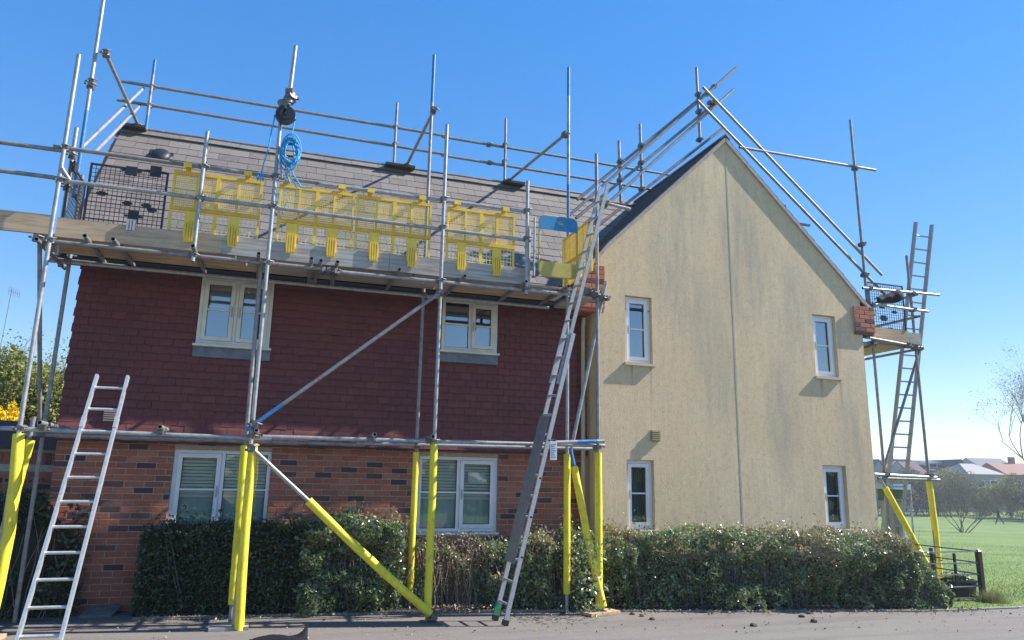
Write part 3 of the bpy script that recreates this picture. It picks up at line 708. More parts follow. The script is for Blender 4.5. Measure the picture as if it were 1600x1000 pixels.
# --- gable roof: left slope, right slope with a bell-cast foot, verge
prl = [(4.20, 4.56), (4.42, 4.84), (4.75, APZ - (APX - 4.75) * GSL + .02), (APX, APZ + 0.05)]
prr = [(APX, APZ + 0.05), (9.20, APZ - (9.20 - APX) * GSL + .02), (9.55, 4.80), (9.84, 4.57)]
mb = MB(); yb = 15.5; yv = GY - 0.035
for pr in (prl, prr):
    for (a, b) in zip(pr[:-1], pr[1:]): mb.add([(a[0], yv + .01, a[1]), (b[0], yv + .01, b[1]), (b[0], yb, b[1]), (a[0], yb, a[1])], [(0, 1, 2, 3)])
groof = mb.build('gable_roof', FASCIA, house)
mb = MB()
for pr, sg in ((prl, 1), (prr, -1)):
    for (a, b) in zip(pr[:-1], pr[1:]):
        A = Vector((a[0], 0, a[1])); Bp = Vector((b[0], 0, b[1])); ln = (Bp - A).length; d = (Bp - A).normalized(); n2 = Vector((-d.z, 0, d.x))
        kk = max(1, round(ln / 0.2))
        for i in range(kk):
            s0, s1 = ln * i / kk, ln * (i + 1) / kk
            lo, hi = (s0, s1 + .03) if sg > 0 else (s1, s0 - .03)
            y = yv - (0.15 if i % 2 else 0)
            while y < yb:
                y0, y1 = max(y, yv) + .002, min(y + 0.298, yb)
                if y1 - y0 > .03:
                    pl, ph = A + d * lo + n2 * 0.018, A + d * hi + n2 * 0.010
                    jj = random.uniform(0, .004)
                    vs = [(pl.x, y0, pl.z + jj), (pl.x, y1, pl.z + jj), (ph.x, y1, ph.z), (ph.x, y0, ph.z)]
                    lowv = [(q[0] - n2.x * .012, q[1], q[2] - n2.z * .012) for q in vs]
                    mb.add(vs + lowv, [(0, 1, 2, 3) if sg < 0 else (3, 2, 1, 0), (0, 4, 5, 1), (3, 7, 4, 0), (1, 5, 6, 2)])
                y += 0.30
o = mb.build('slate_courses', SLATE_DARK, groof); o['kind'] = 'stuff'
# mortared verge and undercloak strip, both slopes
mb = MB()
for pr in (prl, prr):
    for (a, b) in zip(pr[:-1], pr[1:]): mb.obox((a[0], GY - 0.016, a[1] - 0.035), (b[0], GY - 0.016, b[1] - 0.035), 0.045, 0.055, up=(0, 0, 1))
mb.build('verge', simple_noisy('verge mortar', (0.30, 0.28, 0.26), (0.42, 0.39, 0.36), 14, .9), groof)
x = GY - 0.03
y = yv
while y < 13.4:
    o = inst('ridge_tile', RIDGE_ME, (APX, y, APZ + 0.075), groof, (0, 0, math.pi / 2)); y += 0.45
# brick kneelers at both eaves of the gable
for (xa, xb, za, zb, side) in ((4.22, 4.66, 4.16, 4.80, -1), (9.34, 9.77, 4.20, 4.66, 1)):
    poly_top = zb
    mb = MB(); mb.box((xa + .008, GY - .040, za), (xb - .008, GY + .5, zb - .04)); kn = mb.build('kneeler', MORTAR, house)
    k = 0; z = za
    while z < zb - 0.03:
        x = xa - (0.1125 if k % 2 else 0)
        while x < xb - .02:
            a, b = max(x, xa), min(x + .215, xb)
            if b - a > .04: inst('brick', BRICK_ME[k % 6], ((a + b) / 2, GY - .039, z + .034), kn, None, ((b - a) / .215, 1, 1))
            x += .225
        z += 0.075; k += 1
    mb = MB(); mb.box((xa + .01, GY - .03, za - 0.05), (xb - .01, GY + .5, za - .002)); mb.build('corbel', BRICK, house)
    if side < 0:
        for k in range(8):
            inst('brick', BRICK_ME[(k + 2) % 6], (xa + .009, GY + .10 + (.1 if k % 2 else 0), za + .034 + .075 * k), kn, (0, 0, -math.pi / 2))
# downpipe in the corner
mb = MB(); mb.tube([(4.42, 9.98, 4.05), (4.42, 10.02, 3.9), (4.42, 10.04, 0.1)], 0.034, 10); mb.build('downpipe', simple_noisy('cream pipe', (.4, .36, .25), (.47, .42, .3), 6, .5), house)

# ================================================================== SCAFFOLD over the brick wing
R_ = 0.0242
YO, YL, YI, YIL = 8.86, 8.91, 9.715, 9.665
def coupler_mesh():
    mb = MB(); mb.tube([(0, 0, -.032), (0, 0, .032)], .036, 10); mb.tube([(-.035, .03, .0), (.035, .03, .0)], .035, 10)
    mb.tube([(.02, -.05, .015), (.062, -.02, .015)], .009, 6); mb.tube([(-.05, -.04, -.012), (-.02, -.055, -.012)], .011, 6)
    mb.box((-.02, -.045, -.022), (.03, -.02, .022)); return mb.mesh('coupler', COUPLER)
COUP = coupler_mesh()
def coupler(parent, loc, rz=0.0, sc=1.0): return inst('coupler', COUP, loc, parent, (0, random.uniform(-.3, .3), rz), (sc,) * 3)
def pole(name, p, q, parent, M=None, blue=(), r=R_, label=None, hollow=True):
    p = Vector(p); q = Vector(q); ts = sorted({0.0, 1.0, *[t for b in blue for t in b]}); bands = []
    for a, b in zip(ts[:-1], ts[1:]): bands.append(2 if any(x <= (a + b) / 2 <= y for x, y in blue) else 0)
    mb = MB(); mb.tube([p.lerp(q, t) for t in ts], r, 12, 0, hollow, True, 1, bands)
    return mb.build(name, [M or random.choice([STEEL, STEEL, STEEL_RUST]), DARK, BLUE_PAINT], parent, p, label)
def sleeve(parent, p, q, M=FOAM, r=0.044, bow=(0, 0, 0)):
    p = Vector(p); q = Vector(q); k = 9; pts = []; rs = []
    for i in range(k):
        t = i / (k - 1); pts.append(p.lerp(q, t) + Vector(bow) * math.sin(math.pi * t) + Vector((random.uniform(-.003, .003),) * 2 + (0,)))
        rs.append(r * random.uniform(.97, 1.04))
    mb = MB(); mb.tube(pts, rs, 14); return mb.build('foam_sleeve', M, parent, p)
def base_plate(parent, x, y, z=0.0):
    mb = MB(); mb.box((x - .075, y - .075, z), (x + .075, y + .075, z + .008)); mb.tube([(x, y, z + .008), (x, y, z + .12)], .019, 10); return mb.build('base_plate', COUPLER, parent)

scaf = thing('scaffold', 'tube and board scaffold with yellow foam sleeves along the brick and tiled wing', 'scaffold', (-0.17, YO, 0))
# outer standards
sA = pole('standard', (-2.44, YO, 0.0), (-2.44, YO, 6.35), scaf, STEEL)
sB = pole('standard', (-0.17, YO, 0.0), (-0.17, YO, 6.13), scaf, STEEL)
sC = pole('standard', (1.935, YO, 0.0), (1.935, YO, 6.25), scaf, STEEL)
sD = pole('standard', (4.12, YO, 0.05), (4.12, YO, 6.19), scaf, STEEL_RUST)
sleeve(sA, (-2.44, YO - .005, 0.02), (-2.44, YO, 2.0), FOAM, .056, (.05, 0, 0))
sleeve(sB, (-0.115, YO - .03, 0.0), (-0.14, YO - .02, 1.97), FOAM, .050, (-.015, 0, 0))
sleeve(sC, (1.935, YO, 0.10), (1.935, YO, 2.03), FOAM_GREEN, .046)
sleeve(sD, (4.12, YO, 0.07), (4.12, YO, 1.99), FOAM_GREEN, .046)
# inner standards (some run on above the roof)
pA = onY(108, 410, YI).x; pC, pD = 1.885, 4.045
iA = pole('standard', (pA, YI, 0), (pA, YI, 5.2), scaf, STEEL_RUST)
iAu = pole('standard', (pA - .05, YI - .02, 4.9), (pA - .06, YI - .02, 8.4), scaf, STEEL, [(0.0, .33)])
xb1, xb0 = onY(382, 705, 9.14).x, onY(362, 950, 9.14).x
iB = pole('standard', (xb0, 9.14, 0.0), (onY(409, 400, 9.14).x, 9.14, 4.27), scaf, STEEL_RUST)
iC = pole('standard', (pC, YI, 0), (pC, YI, 7.78), scaf, STEEL_RUST, [(.90, 1.0)])
xd = onY(886, 710, 9.10).x
iD = pole('standard', (xd, 9.10, 0), (xd, 9.10, 4.2), scaf, STEEL)
iDu = pole('standard', (pD, YI, 3.9), (pD, YI, 8.02), scaf, STEEL, [(.27, .52), (.88, 1.0)])
iE = pole('standard', (-2.52, 9.14, 0.0), (-2.40, 9.14, 2.2), scaf, STEEL_RUST)
sleeve(iB, (xb0, 9.14, 0.22), (xb1, 9.14, 1.96), FOAM_GREEN, .046)
sleeve(iC, (pC, YI, 0.12), (pC, YI, 1.96), FOAM, .042)
sleeve(iD, (xd, 9.10, 0.22), (xd, 9.10, 1.97), FOAM_GREEN, .044)
sleeve(iE, (-2.52, 9.14, 0.03), (-2.41, 9.14, 1.95), FOAM_GREEN, .052, (-.03, 0, 0))
for (s, x, y) in ((sA, -2.44, YO), (sB, -.17, YO), (sC, 1.935, YO), (iA, pA, YI), (iB, xb0, 9.14), (iC, pC, YI), (iD, xd, 9.10), (iE, -2.52, 9.14)): base_plate(s, x, y, .006)
base_plate(sD, 4.12, YO, .046)
coupler(iAu, (pA - .055, YI - .02, 6.45), 0, 1.15); coupler(iAu, (pA - .055, YI - .02, 6.40), 0, 1.15)
# platform puncheons
for px, z0, z1 in ((-0.985, 4.02, 5.64), (3.09, 4.02, 5.62)):
    s = pole('puncheon', (px, YO, z0), (px, YO, z1), scaf, STEEL)
    for z in (4.10, 4.80, 5.20): coupler(s, (px, YO + .02, z))
a, b = onY(120, 200, 9.12), onY(97, 345, 9.12)
s = pole('puncheon', (b.x, 9.12, 4.0), (a.x, 9.12, a.z), scaf, STEEL); coupler(s, (a.x, 9.1, 5.2)); coupler(s, (a.x, 9.1, 4.8))
s = pole('puncheon', (3.16, YL + .07, 4.1), (3.16, YL + .07, 4.98), scaf, STEEL)
# ledgers
pole('ledger', (-2.56, YL, 4.10), (0.55, YL, 4.10), scaf, STEEL_RUST); pole('ledger', (0.5, YL + .06, 4.10), (4.2, YL + .01, 4.10), scaf, STEEL)
pole('ledger', (-2.66, YIL, 4.072), (3.72, YIL, 4.072), scaf, STEEL)
pole('ledger', (-3.6, YL, 2.06), (0.05, YL, 2.035), scaf, STEEL); pole('ledger', (-0.05, YL + .0, 2.055), (4.24, YL, 2.085), scaf, STEEL)
pole('ledger', (-2.62, YIL, 2.03), (1.2, YIL, 2.03), scaf, STEEL_RUST); pole('ledger', (1.1, YIL, 2.045), (4.52, YIL, 2.075), scaf, STEEL)
b1, b2 = onY(905, 692, 8.80), onY(944, 689, 8.80)
pole('ledger', (b1.x - .35, 8.80, 2.10), (b2.x, 8.80, 2.14), scaf, STEEL, [(.45, .85)])
# guard rails
pole('guard_rail', (-2.56, YL, 5.205), (0.35, YL, 5.20), scaf, STEEL_RUST); pole('guard_rail', (0.30, YL + .01, 5.195), (3.15, YL, 5.195), scaf, STEEL)
pole('guard_rail', (-2.42, YL, 4.815), (-0.12, YL, 4.81), scaf, STEEL); pole('guard_rail', (-0.16, YL + .01, 4.81), (3.16, YL, 4.79), scaf, STEEL)
pole('guard_rail', (-6.2, YL, 5.17), (-2.46, YL, 5.17), scaf, STEEL_RUST); pole('guard_rail', (-6.2, YL, 4.845), (-2.46, YL, 4.84), scaf, STEEL_RUST)
a, b = onY(96, 262, 8.84), onY(108, 281, 8.9); pole('guard_rail', a, b, scaf, STEEL)
# sloping rails up the left verge and rails along the ridge
YR = 12.07
for (p, q, yq) in (((126, 232), (224, 138), YR), ((148, 238), (218, 166), YR)):
    pole('guard_rail', onY(*p, 9.72), onY(*q, yq), scaf, STEEL)
pole('ridge_rail', onY(190, 127, YR), onY(700, 213, YR), scaf, STEEL_RUST); pole('ridge_rail', onY(690, 213.5, YR + .01), onY(1044, 273, YR + .01), scaf, STEEL_RUST)
pole('ridge_rail', onY(183, 156, YR), onY(700, 242, YR), scaf, STEEL_RUST); pole('ridge_rail', onY(690, 242.5, YR + .01), onY(1018, 296, YR + .01), scaf, STEEL_RUST)
pole('ridge_rail', (-2.5, YR - .02, 6.955), (5.3, YR - .02, 6.955), scaf, STEEL_RUST, [(0.0, 0.02), (.6, .66)])
for x, zt, bl in ((-2.235, 8.16, [(.78, 1.0), (.02, .2)]), (1.705, 8.15, []), (3.74, 8.21, [])):
    s = pole('ridge_post', (x, YR - .05, 6.93), (x, YR - .05, zt), scaf, STEEL_RUST, bl)
    for z in (7.37, 7.70): coupler(s, (x, YR - .02, z))
for (px, py) in ((764, 226), (765, 254)): coupler(scaf, onY(px, py, YR))
for (p, q) in (((165, 83), (215, 205)), ((678, 172), (635, 268)), ((883, 210), (795, 295))):
    a = onY(*p, YI - .03); b = onY(*q, YR - .12); b.z = 6.96
    s = pole('brace', a, b, scaf, STEEL_RUST); coupler(s, a, 0, 1.2); coupler(s, b, 0, 1.1)
# lower and upper facade braces, transverse braces
s = pole('brace', onY(385, 672, YO - .05), onY(692, 454, YO - .05), scaf, STEEL_RUST, [(0.0, .17)]); coupler(s, onY(397, 663, YO - .03), 0, 1.3); coupler(s, onY(688, 457, YO - .03), 0, 1.2)
a, b = onY(393, 700, YO - .05), onY(682, 972, YO - .06); b.z = max(b.z, .03)
s = pole('brace', a, b, scaf, STEEL); sleeve(s, a.lerp(b, .30), a.lerp(b, .965), FOAM_GREEN, .047, (0, 0, -.02)); coupler(s, a, 0, 1.3); coupler(s, a.lerp(b, .98), 0, 1.3)
a, b = onY(891, 700, 9.04), onY(943, 965, 8.82); b.z = .075
s = pole('brace', a, b, scaf, STEEL, [(0, .12)]); sleeve(s, a.lerp(b, .12), a.lerp(b, .99), FOAM, .047, (-.01, 0, 0))
pole('brace', onY(893, 700, 9.04), onY(947, 440, 8.92), scaf, STEEL)
a = onX(62, 345, -2.6); b = onX(62, 668, -2.6)
s = pole('brace', a, b, scaf, STEEL_RUST); coupler(s, a + Vector((0, 0, -.2)), 0, 1.2)
# transoms
for px in (127, 172, 300, 404, 487, 502, 528, 626, 728, 822, 888):
    x = onY(px, 400, 8.70).x; pole('transom', (x, 8.70 + random.uniform(-.04, .04), 4.149), (x + random.uniform(-.02, .05), 9.86, 4.147), scaf, STEEL_RUST)
for x0 in (onY(62, 665, 8.72).x, onY(249, 678, 8.72).x, onY(400, 680, 8.75).x, onY(585, 684, 8.72).x, onY(675, 690, 8.74).x, onY(866, 690, 8.70).x):
    pole('transom', (x0, 8.70, 2.115), (x0 + .02, 9.86, 2.11), scaf, STEEL); coupler(scaf, (x0, YL, 2.07), math.pi / 2, .9)
pole('transom', (-2.52, 8.7, 4.05), (-2.52, 9.9, 4.05), scaf, STEEL_RUST)
a, b = onY(78, 404, YI), onY(112, 409, YI); pole('transom', a, b + Vector((.6, 0, 0)), scaf, STEEL_RUST)
# couplers on the standards
for s, x, y in ((sA, -2.44, YO), (sB, -.17, YO), (sC, 1.935, YO), (sD, 4.12, YO)):
    for z in (2.06, 4.10) + ((4.81, 5.20) if x < 4 else ()): coupler(s, (x, y + .025, z), 0, 1.1)
for s, x in ((iA, pA), (iC, pC)):
    for z in (2.04, 4.09): coupler(s, (x, YI - .03, z), math.pi)
for x in (.53, .47, .62): coupler(scaf, (x, YL, 4.08), .3, 1.2)
# boards and toe boards
def board(name, x0, x1, y0, y1, z0, z1, M, sag=0.0):
    mb = MB(); k = 4
    for i in range(k):
        a, b = i / k, (i + 1) / k
        za, zb = -sag * math.sin(math.pi * a), -sag * math.sin(math.pi * b)
        xa, xb = x0 + (x1 - x0) * a, x0 + (x1 - x0) * b
        mb.add([(xa, y0, z0 + za), (xb, y0, z0 + zb), (xb, y1, z0 + zb), (xa, y1, z0 + za), (xa, y0, z1 + za), (xb, y0, z1 + zb), (xb, y1, z1 + zb), (xa, y1, z1 + za)],
               [(0, 3, 2, 1), (4, 5, 6, 7), (0, 1, 5, 4), (2, 3, 7, 6)] + ([(3, 0, 4, 7)] if i == 0 else []) + ([(1, 2, 6, 5)] if i == k - 1 else []))
    return mb.build(name, M, scaf, (x0, y0, z0))
for j, y in enumerate((8.995, 9.223, 9.451)):
    cuts = ((-2.62, -.55 + j * .12), (-.53 + j * .12, 1.6 + j * .2), (1.62 + j * .2, 3.8))
    for (x0, x1) in cuts: board('board', x0, x1, y, y + .225, 4.176 + random.uniform(0, .004), 4.212, random.choice([WOOD, WOOD, WOOD_GREY]), random.uniform(0, .006))
board('board', 3.82, 4.15, 8.99, 9.7, 4.09, 4.13, WOOD_GREY)
xj = onY(347, 385, 8.95).x
for (x0, x1, M, z) in ((-6.2, -2.455, WOOD, 4.19), (-2.425, xj, WOOD, 4.175), (xj + .006, 1.28, WOOD_GREY, 4.175), (1.286, 3.14, WOOD_GREY, 4.18)):
    board('toe_board', x0, x1, 8.955, 8.993, z, z + .225, M, .004)
# timber packing on the ridge under the braces
for px0, px1, yy in ((601, 647, 268), (785, 818, 297), (188, 228, 209)):
    a, b = onY(px0, yy, YR - .14), onY(px1, yy, YR - .14); mb = MB(); mb.box((a.x, YR - .24, 6.885), (b.x, YR - .05, 6.925)); mb.build('packing_board', mat('dark timber', (.06, .05, .045), .9) if px0 == 601 else bpy.data.materials['dark timber'], scaf)
# gable verge guard rails (clamped to the scaffold at the eaves)
YG, YG2 = 10.02, 9.96
for (p, q, y, bl, M) in (((902, 312), (1120, 132), 10.08, (), STEEL_RUST), ((890, 336), (1150, 106), YG, (), STEEL_RUST), ((900, 341), (1116, 162), 10.08, (), STEEL_RUST), ((905, 358), (1146, 140), YG, (), STEEL),
                      ((925, 360), (1130, 200), YG + .05, (), STEEL_RUST), ((1098, 136), (1378, 430), YG2, (), STEEL_RUST), ((1090, 157), (1386, 464), YG2, (), STEEL_RUST)):
    s = pole('gable_rail', onY(*p, y), onY(*q, y), scaf, M, bl)
for (p, q) in (((1088, 106), (1094, 222)), ((1000, 194), (1003, 300)), ((967, 220), (970, 316))):
    s = pole('gable_post', onY(*p, 10.12), onY(*q, 10.12), scaf, STEEL_RUST)
for (px, py) in ((1091, 147), (1092, 174), (1116, 135), (1116, 163), (1093, 218), (1104, 147), (1110, 160), (1002, 227), (1002, 254), (1003, 295), (969, 252), (969, 281)): coupler(scaf, onY(px, py, 10.04), 0, 1.0)
pole('gable_rail', onY(925, 312, 8.75), onY(985, 327, 8.75), scaf, STEEL); coupler(scaf, onY(945, 318, 8.74), 0, 1.3); coupler(scaf, onY(927, 345, 8.80), 0, 1.2)
for (px, py, ex) in ((1262, 352, 10), (1224, 322, 0)):
    a = onY(px, py, 10.0); pole('gable_rail', a + Vector((-.15, 0, 0)), a + Vector((.04, 0, 0)), scaf, STEEL_RUST)
coupler(scaf, onY(930, 458, 8.8), .4, 1.5); coupler(scaf, onY(940, 465, 8.85), .9, 1.2); coupler(scaf, onY(948, 466, 8.85), .2, 1.0)
coupler(scaf, onY(920, 455, 8.85), .9, 1.3)

# --- sole boards
mb = MB(); mb.obox((3.90, 8.78, .026), (4.36, 8.92, .026), .22, .036); tag(mb.build('sole_board', WOOD), 'offcut of scaffold board under the pair of yellow sleeves at the gable corner', 'sole board')
mb = MB(); mb.box((-.42, 8.80, .006), (-.02, 9.02, .040)); tag(mb.build('sole_board', WOOD_GREY), 'shaded offcut of board under the twin yellow posts left of the brick wing middle', 'sole board')
mb = MB(); mb.box((-2.62, 8.75, .006), (-2.30, 8.97, .042)); tag(mb.build('sole_board', WOOD), 'offcut of board under the leftmost thick yellow post', 'sole board')

# --- gin wheel, its mast and the blue rope
gw = thing('gin_wheel', 'black pulley wheel clamped high on a standard with a tilted mast above it', 'pulley', onY(446, 180, 8.78))
a, b = onY(450, 168, 8.80), onY(462, 72, 8.80)
mb = MB(); mb.tube([a, b], R_, 12, 0, True); mb.build('mast', [simple_noisy('tan tube', (.33, .29, .24), (.45, .41, .36), 12, .5, .3), DARK], gw, a)
c = onY(446, 180, 8.79); k = 24; mb = MB()
mb.tube([c + Vector((0, .035, 0)), c + Vector((0, -.035, 0))], .118, k, 0)
mb.tube([c + Vector((0, -.036, 0)), c + Vector((0, -.046, 0))], .07, k, 0); mb.tube([c + Vector((0, -.046, 0)), c + Vector((0, -.065, 0))], .02, 10, 0)
mb.build('wheel', BLACKPL, gw)
mb = MB(); mb.obox(c + Vector((-.02, -.04, 0)), c + Vector((.03, -.04, .26)), .012, .03, up=(1, 0, 0)); mb.obox(c + Vector((-.13, -.02, -.04)), c + Vector((.13, -.02, -.05)), .02, .02); mb.build('bracket', COUPLER, gw)
for dz, dx in ((.20, .03), (.26, .06), (.15, -.02), (.31, .04)): coupler(gw, c + Vector((dx, 0, dz)), dz * 9, 1.25)
def rope(pts, r=0.008, n=6): mb = MB(); mb.tube(pts, r, n); return mb
rp = thing('rope', 'bright blue rope over the pulley with its slack hung in a coil', 'rope', onY(455, 250, 8.78))
pL0 = c + Vector((-.118, 0, -.02)); e = onY(407, 276, 8.83); mid = pL0.lerp(e, .5) + Vector((.01, 0, -.03))
rope([pL0, pL0.lerp(e, .25), mid, pL0.lerp(e, .78), e]).build('fall_line', ROPE, rp)
mb = MB(); 
for i in range(3): mb.tube([e + Vector((-.03 + .03 * i, .02 + .035 * math.cos(t), .035 * math.sin(t))) for t in [j * math.pi / 5 for j in range(11)]], .010, 6)
mb.build('hitch', ROPE, rp)
h = onY(455, 215, 8.78); rope([c + Vector((.118, 0, 0)), c.lerp(h, .5) + Vector((.06, 0, 0)), h + Vector((0, 0, .02))]).build('hauling_line', ROPE, rp)
mb = MB(); rr = random.Random(3)
for i in range(11):
    cc = h + Vector((rr.uniform(-.03, .03), rr.uniform(-.05, .04), -.20 + rr.uniform(-.05, .05))); ra, rb = rr.uniform(.07, .12), rr.uniform(.10, .2); ph = rr.uniform(0, 1)
    mb.tube([cc + Vector((ra * math.cos(t + ph), .03 * math.sin(2 * t + i), rb * math.sin(t + ph))) for t in [j * 2 * math.pi / 14 for j in range(15)]], .0085, 6, caps=False)
for i in range(4):
    zz = h.z - .02 - i * .02; mb.tube([Vector((h.x + .05 * math.cos(t), h.y + .04 * math.sin(t), zz)) for t in [j * 2 * math.pi / 10 for j in range(11)]], .0085, 6, caps=False)
for (dx, dz, ex, ez) in ((-.04, -.35, .04, -.58), (.05, -.36, -.02, -.60), (0, -.38, .12, -.62), (.02, -.36, .17, -.60), (-.09, -.2, -.06, -.52)):
    mb.tube([h + Vector((dx, 0, dz)), h + Vector(((dx + ex) / 2 - .03, .01, (dz + ez) / 2)), h + Vector((ex, .06, ez))], .0085, 6)
mb.tube([h + Vector((.12, .02, -.60)), h + Vector((.2, .0, -.63)), h + Vector((.3, -.02, -.62))], .0085, 6)
mb.build('coil', ROPE, rp)
mb = MB()
for i in range(5):
    q = onY(440 + rr.uniform(-4, 6), 318 + rr.uniform(-10, 12), 9.1); mb.tube([q + Vector((.07 * math.cos(t), .02, .10 * math.sin(t))) for t in [j * 2 * math.pi / 10 for j in range(9)]], .008, 6)
q0 = onY(444, 285, 9.0); mb.tube([q0, onY(440, 300, 9.08), onY(442, 335, 9.1)], .008, 6)
mb.build('loose_coil', ROPE, rp)

# --- yellow brick guards
def panel_meshes(W, H):
    fr = MB(); t = .012
    fr.box((0, -t, 0), (.028, t, H)); fr.box((W - .028, -t, 0), (W, t, H)); fr.box((.028, -t + .001, H - .035), (W - .028, t, H)); fr.box((.028, -t + .001, 0), (W - .028, t, .022))
    for f in (.27, .5, .73): fr.box((W * f - (.024 if f == .5 else .014), -t + .002, .022), (W * f + (.024 if f == .5 else .014), t, H - .035))
    bar = MB(); bar.box((0, -.03, H * .40), (W, .014, H * .40 + .045))
    fine = MB(); s = .025; x = .03
    while x < W - .03: fine.box((x, -.003, H * .46), (x + .0062, .003, H - .035)); x += s
    z = H * .46
    while z < H - .04: fine.box((.028, -.0025, z), (W - .028, .0025, z + .0062)); z += s
    low = MB(); x = .03
    while x < W - .03: low.box((x, -.004, .022), (x + .008, .004, H * .40)); x += .056
    z = .03
    while z < H * .40: low.box((.028, -.0035, z), (W - .028, .0035, z + .008)); z += .056
    clip = MB()
    clip.box((-.062, -.045, .02), (.062, -.033, .335))
    for i in range(4): clip.box((-.05 + i * .029, -.066, -.03), (-.034 + i * .029, -.046, .20))
    clip.box((-.05, -.052, -.045), (.053, -.044, .03))
    hook = MB(); hook.box((-.045, -.135, H + .018), (.045, .01, H + .03)); hook.box((-.045, -.143, H - .025), (.045, -.134, H + .03)); hook.box((-.028, -.012, H - .03), (.028, .009, H + .017))
    for i in range(3): hook.box((-.04 + i * .03, -.14, H - .02), (-.025 + i * .03, -.136, H + .02))
    return fr, bar, fine, low, clip, hook
PW, PH = 1.10, 0.825
PM = panel_meshes(PW, PH)
YMESH = [PM[0].mesh('frame', YPL), PM[1].mesh('mid_bar', YORANGE), PM[2].mesh('fine_mesh', YPL), PM[3].mesh('open_mesh', simple_noisy('pale mesh', (.72, .66, .30), (.8, .74, .42), 9, .5)), PM[4].mesh('toe_clip', YPL), PM[5].mesh('rail_hook', YPL)]
ylab = ['yellow brick guard next to the black mesh panel, leftmost of the yellow row', 'yellow brick guard just right of the standard that carries the pulley',
        'yellow brick guard third in the row, left of the bare gap beside the middle standard', 'yellow brick guard right of the middle standard, ending beside the ladder gate']
for (px0, px1), cl, hk, lab in zip(((262, 404), (432, 551), (555, 673), (698, 804)), ((295, 364), (455, 518), (584, 643), (720, 775)), ((291, 386), (449, 533), (578, 658), (712, 787)), ylab):
    y = 9.012; x0 = onY(px0, 350, y).x; x1 = onY(px1, 360, y).x; z0 = 4.335; sx = (x1 - x0) / PW
    t = thing('brick_guard', lab, 'safety panel', (x0, y, z0), 'yellow brick guards along the platform')
    for nm, me in zip(('frame', 'mid_bar', 'fine_mesh', 'open_mesh'), YMESH): inst(nm, me, (x0, y, z0), t, None, (sx, 1, 1))
    for c_ in cl: inst('toe_clip', YMESH[4], (onY(c_, 370, y).x, y - .02, z0 - .02 + random.uniform(-.012, .012)), t)
    for h_ in hk: inst('rail_hook', YMESH[5], (onY(h_, 300, y).x, y, z0 + random.uniform(.018, .03)), t)
# the one hung across the end of the platform
t = thing('brick_guard', 'bright yellow brick guard hung across the platform end behind the long ladder', 'safety panel', (4.0, 9.75, 4.42), 'yellow brick guards along the platform')
for nm, me in zip(('frame', 'mid_bar', 'fine_mesh', 'open_mesh'), YMESH): inst(nm, me, (4.0, 9.80, 4.42), t, (0, 0, -math.pi / 2), (.95, 1, .92))
for yy in (9.15, 9.55): inst('toe_clip', YMESH[4], (4.0 - .0, yy, 4.36), t, (0, 0, -math.pi / 2))
# black mesh guards
def grid_mesh(W, H, s=.05, th=.006):
    mb = MB(); x = 0
    while x < W + .001: mb.box((x - th / 2, -.003, 0), (x + th / 2, .003, H)); x += s
    z = 0
    while z < H + .001: mb.box((-th/2, -.0025, z - th / 2), (W + th / 2, .0025, z + th / 2)); z += s
    fr = MB(); f = .012
    fr.box((-f, -.008, -f), (f, .008, H + f)); fr.box((W - f, -.008, -f), (W + f, .008, H + f)); fr.box((f, -.007, H - f), (W - f, .007, H + f)); fr.box((f, -.007, -f), (W - f, .007, f))
    return mb, fr
def black_guard(label, loc, W, H, rz, clips, group='black mesh guards on the scaffolds'):
    t = thing('mesh_guard', label, 'safety panel', loc, group); g, f = grid_mesh(W, H)
    for nm, mm in (('wire_mesh', g), ('frame', f)):
        o = inst(nm, mm.mesh(nm, BLACKMETAL), loc, t, (0, 0, rz))
    for (cx, cz, w_, h_) in clips:
        mb = MB(); mb.box((cx - w_ / 2, -.03, cz - h_ / 2), (cx + w_ / 2, -.009, cz + h_ / 2)); mb.box((cx - w_ * .9, -.02, cz - .012), (cx + w_ * .9, -.010, cz + .012)); inst('clip', mb.mesh('clip', BLACKPL), loc, t, (0, 0, rz))
    return t
x0, x1 = onY(137, 300, 9.012).x, onY(259, 300, 9.012).x; W = x1 - x0
black_guard('black wire mesh guard on the platform left of the yellow panels', (x0, 9.012, 4.30), W, .80, 0, ((.42, .77, .12, .10), (W - .13, .80, .12, .13), (.50, .22, .11, .13), (.42, .37, .06, .05), (.62, .37, .06, .05), (W - .12, .32, .06, .06), (.15, .45, .07, .05)))
mb = MB()
for i in range(3): mb.box((-.045 + i * .032, -.02, 0), (-.024 + i * .032, 0, .13))
mb.box((-.05, .0, -.02), (.05, .01, .14)); o = inst('toe_clip', mb.mesh('toe_clip', ALU_DULL), (x0 + .50, 8.945, 4.33), bpy.data.objects['mesh_guard'])
black_guard('black wire mesh guard across the left end of the platform', (-2.40, 9.05, 4.30), .72, .80, math.pi / 2, ((.1, .78, .12, .12), (.35, .5, .07, .06)))

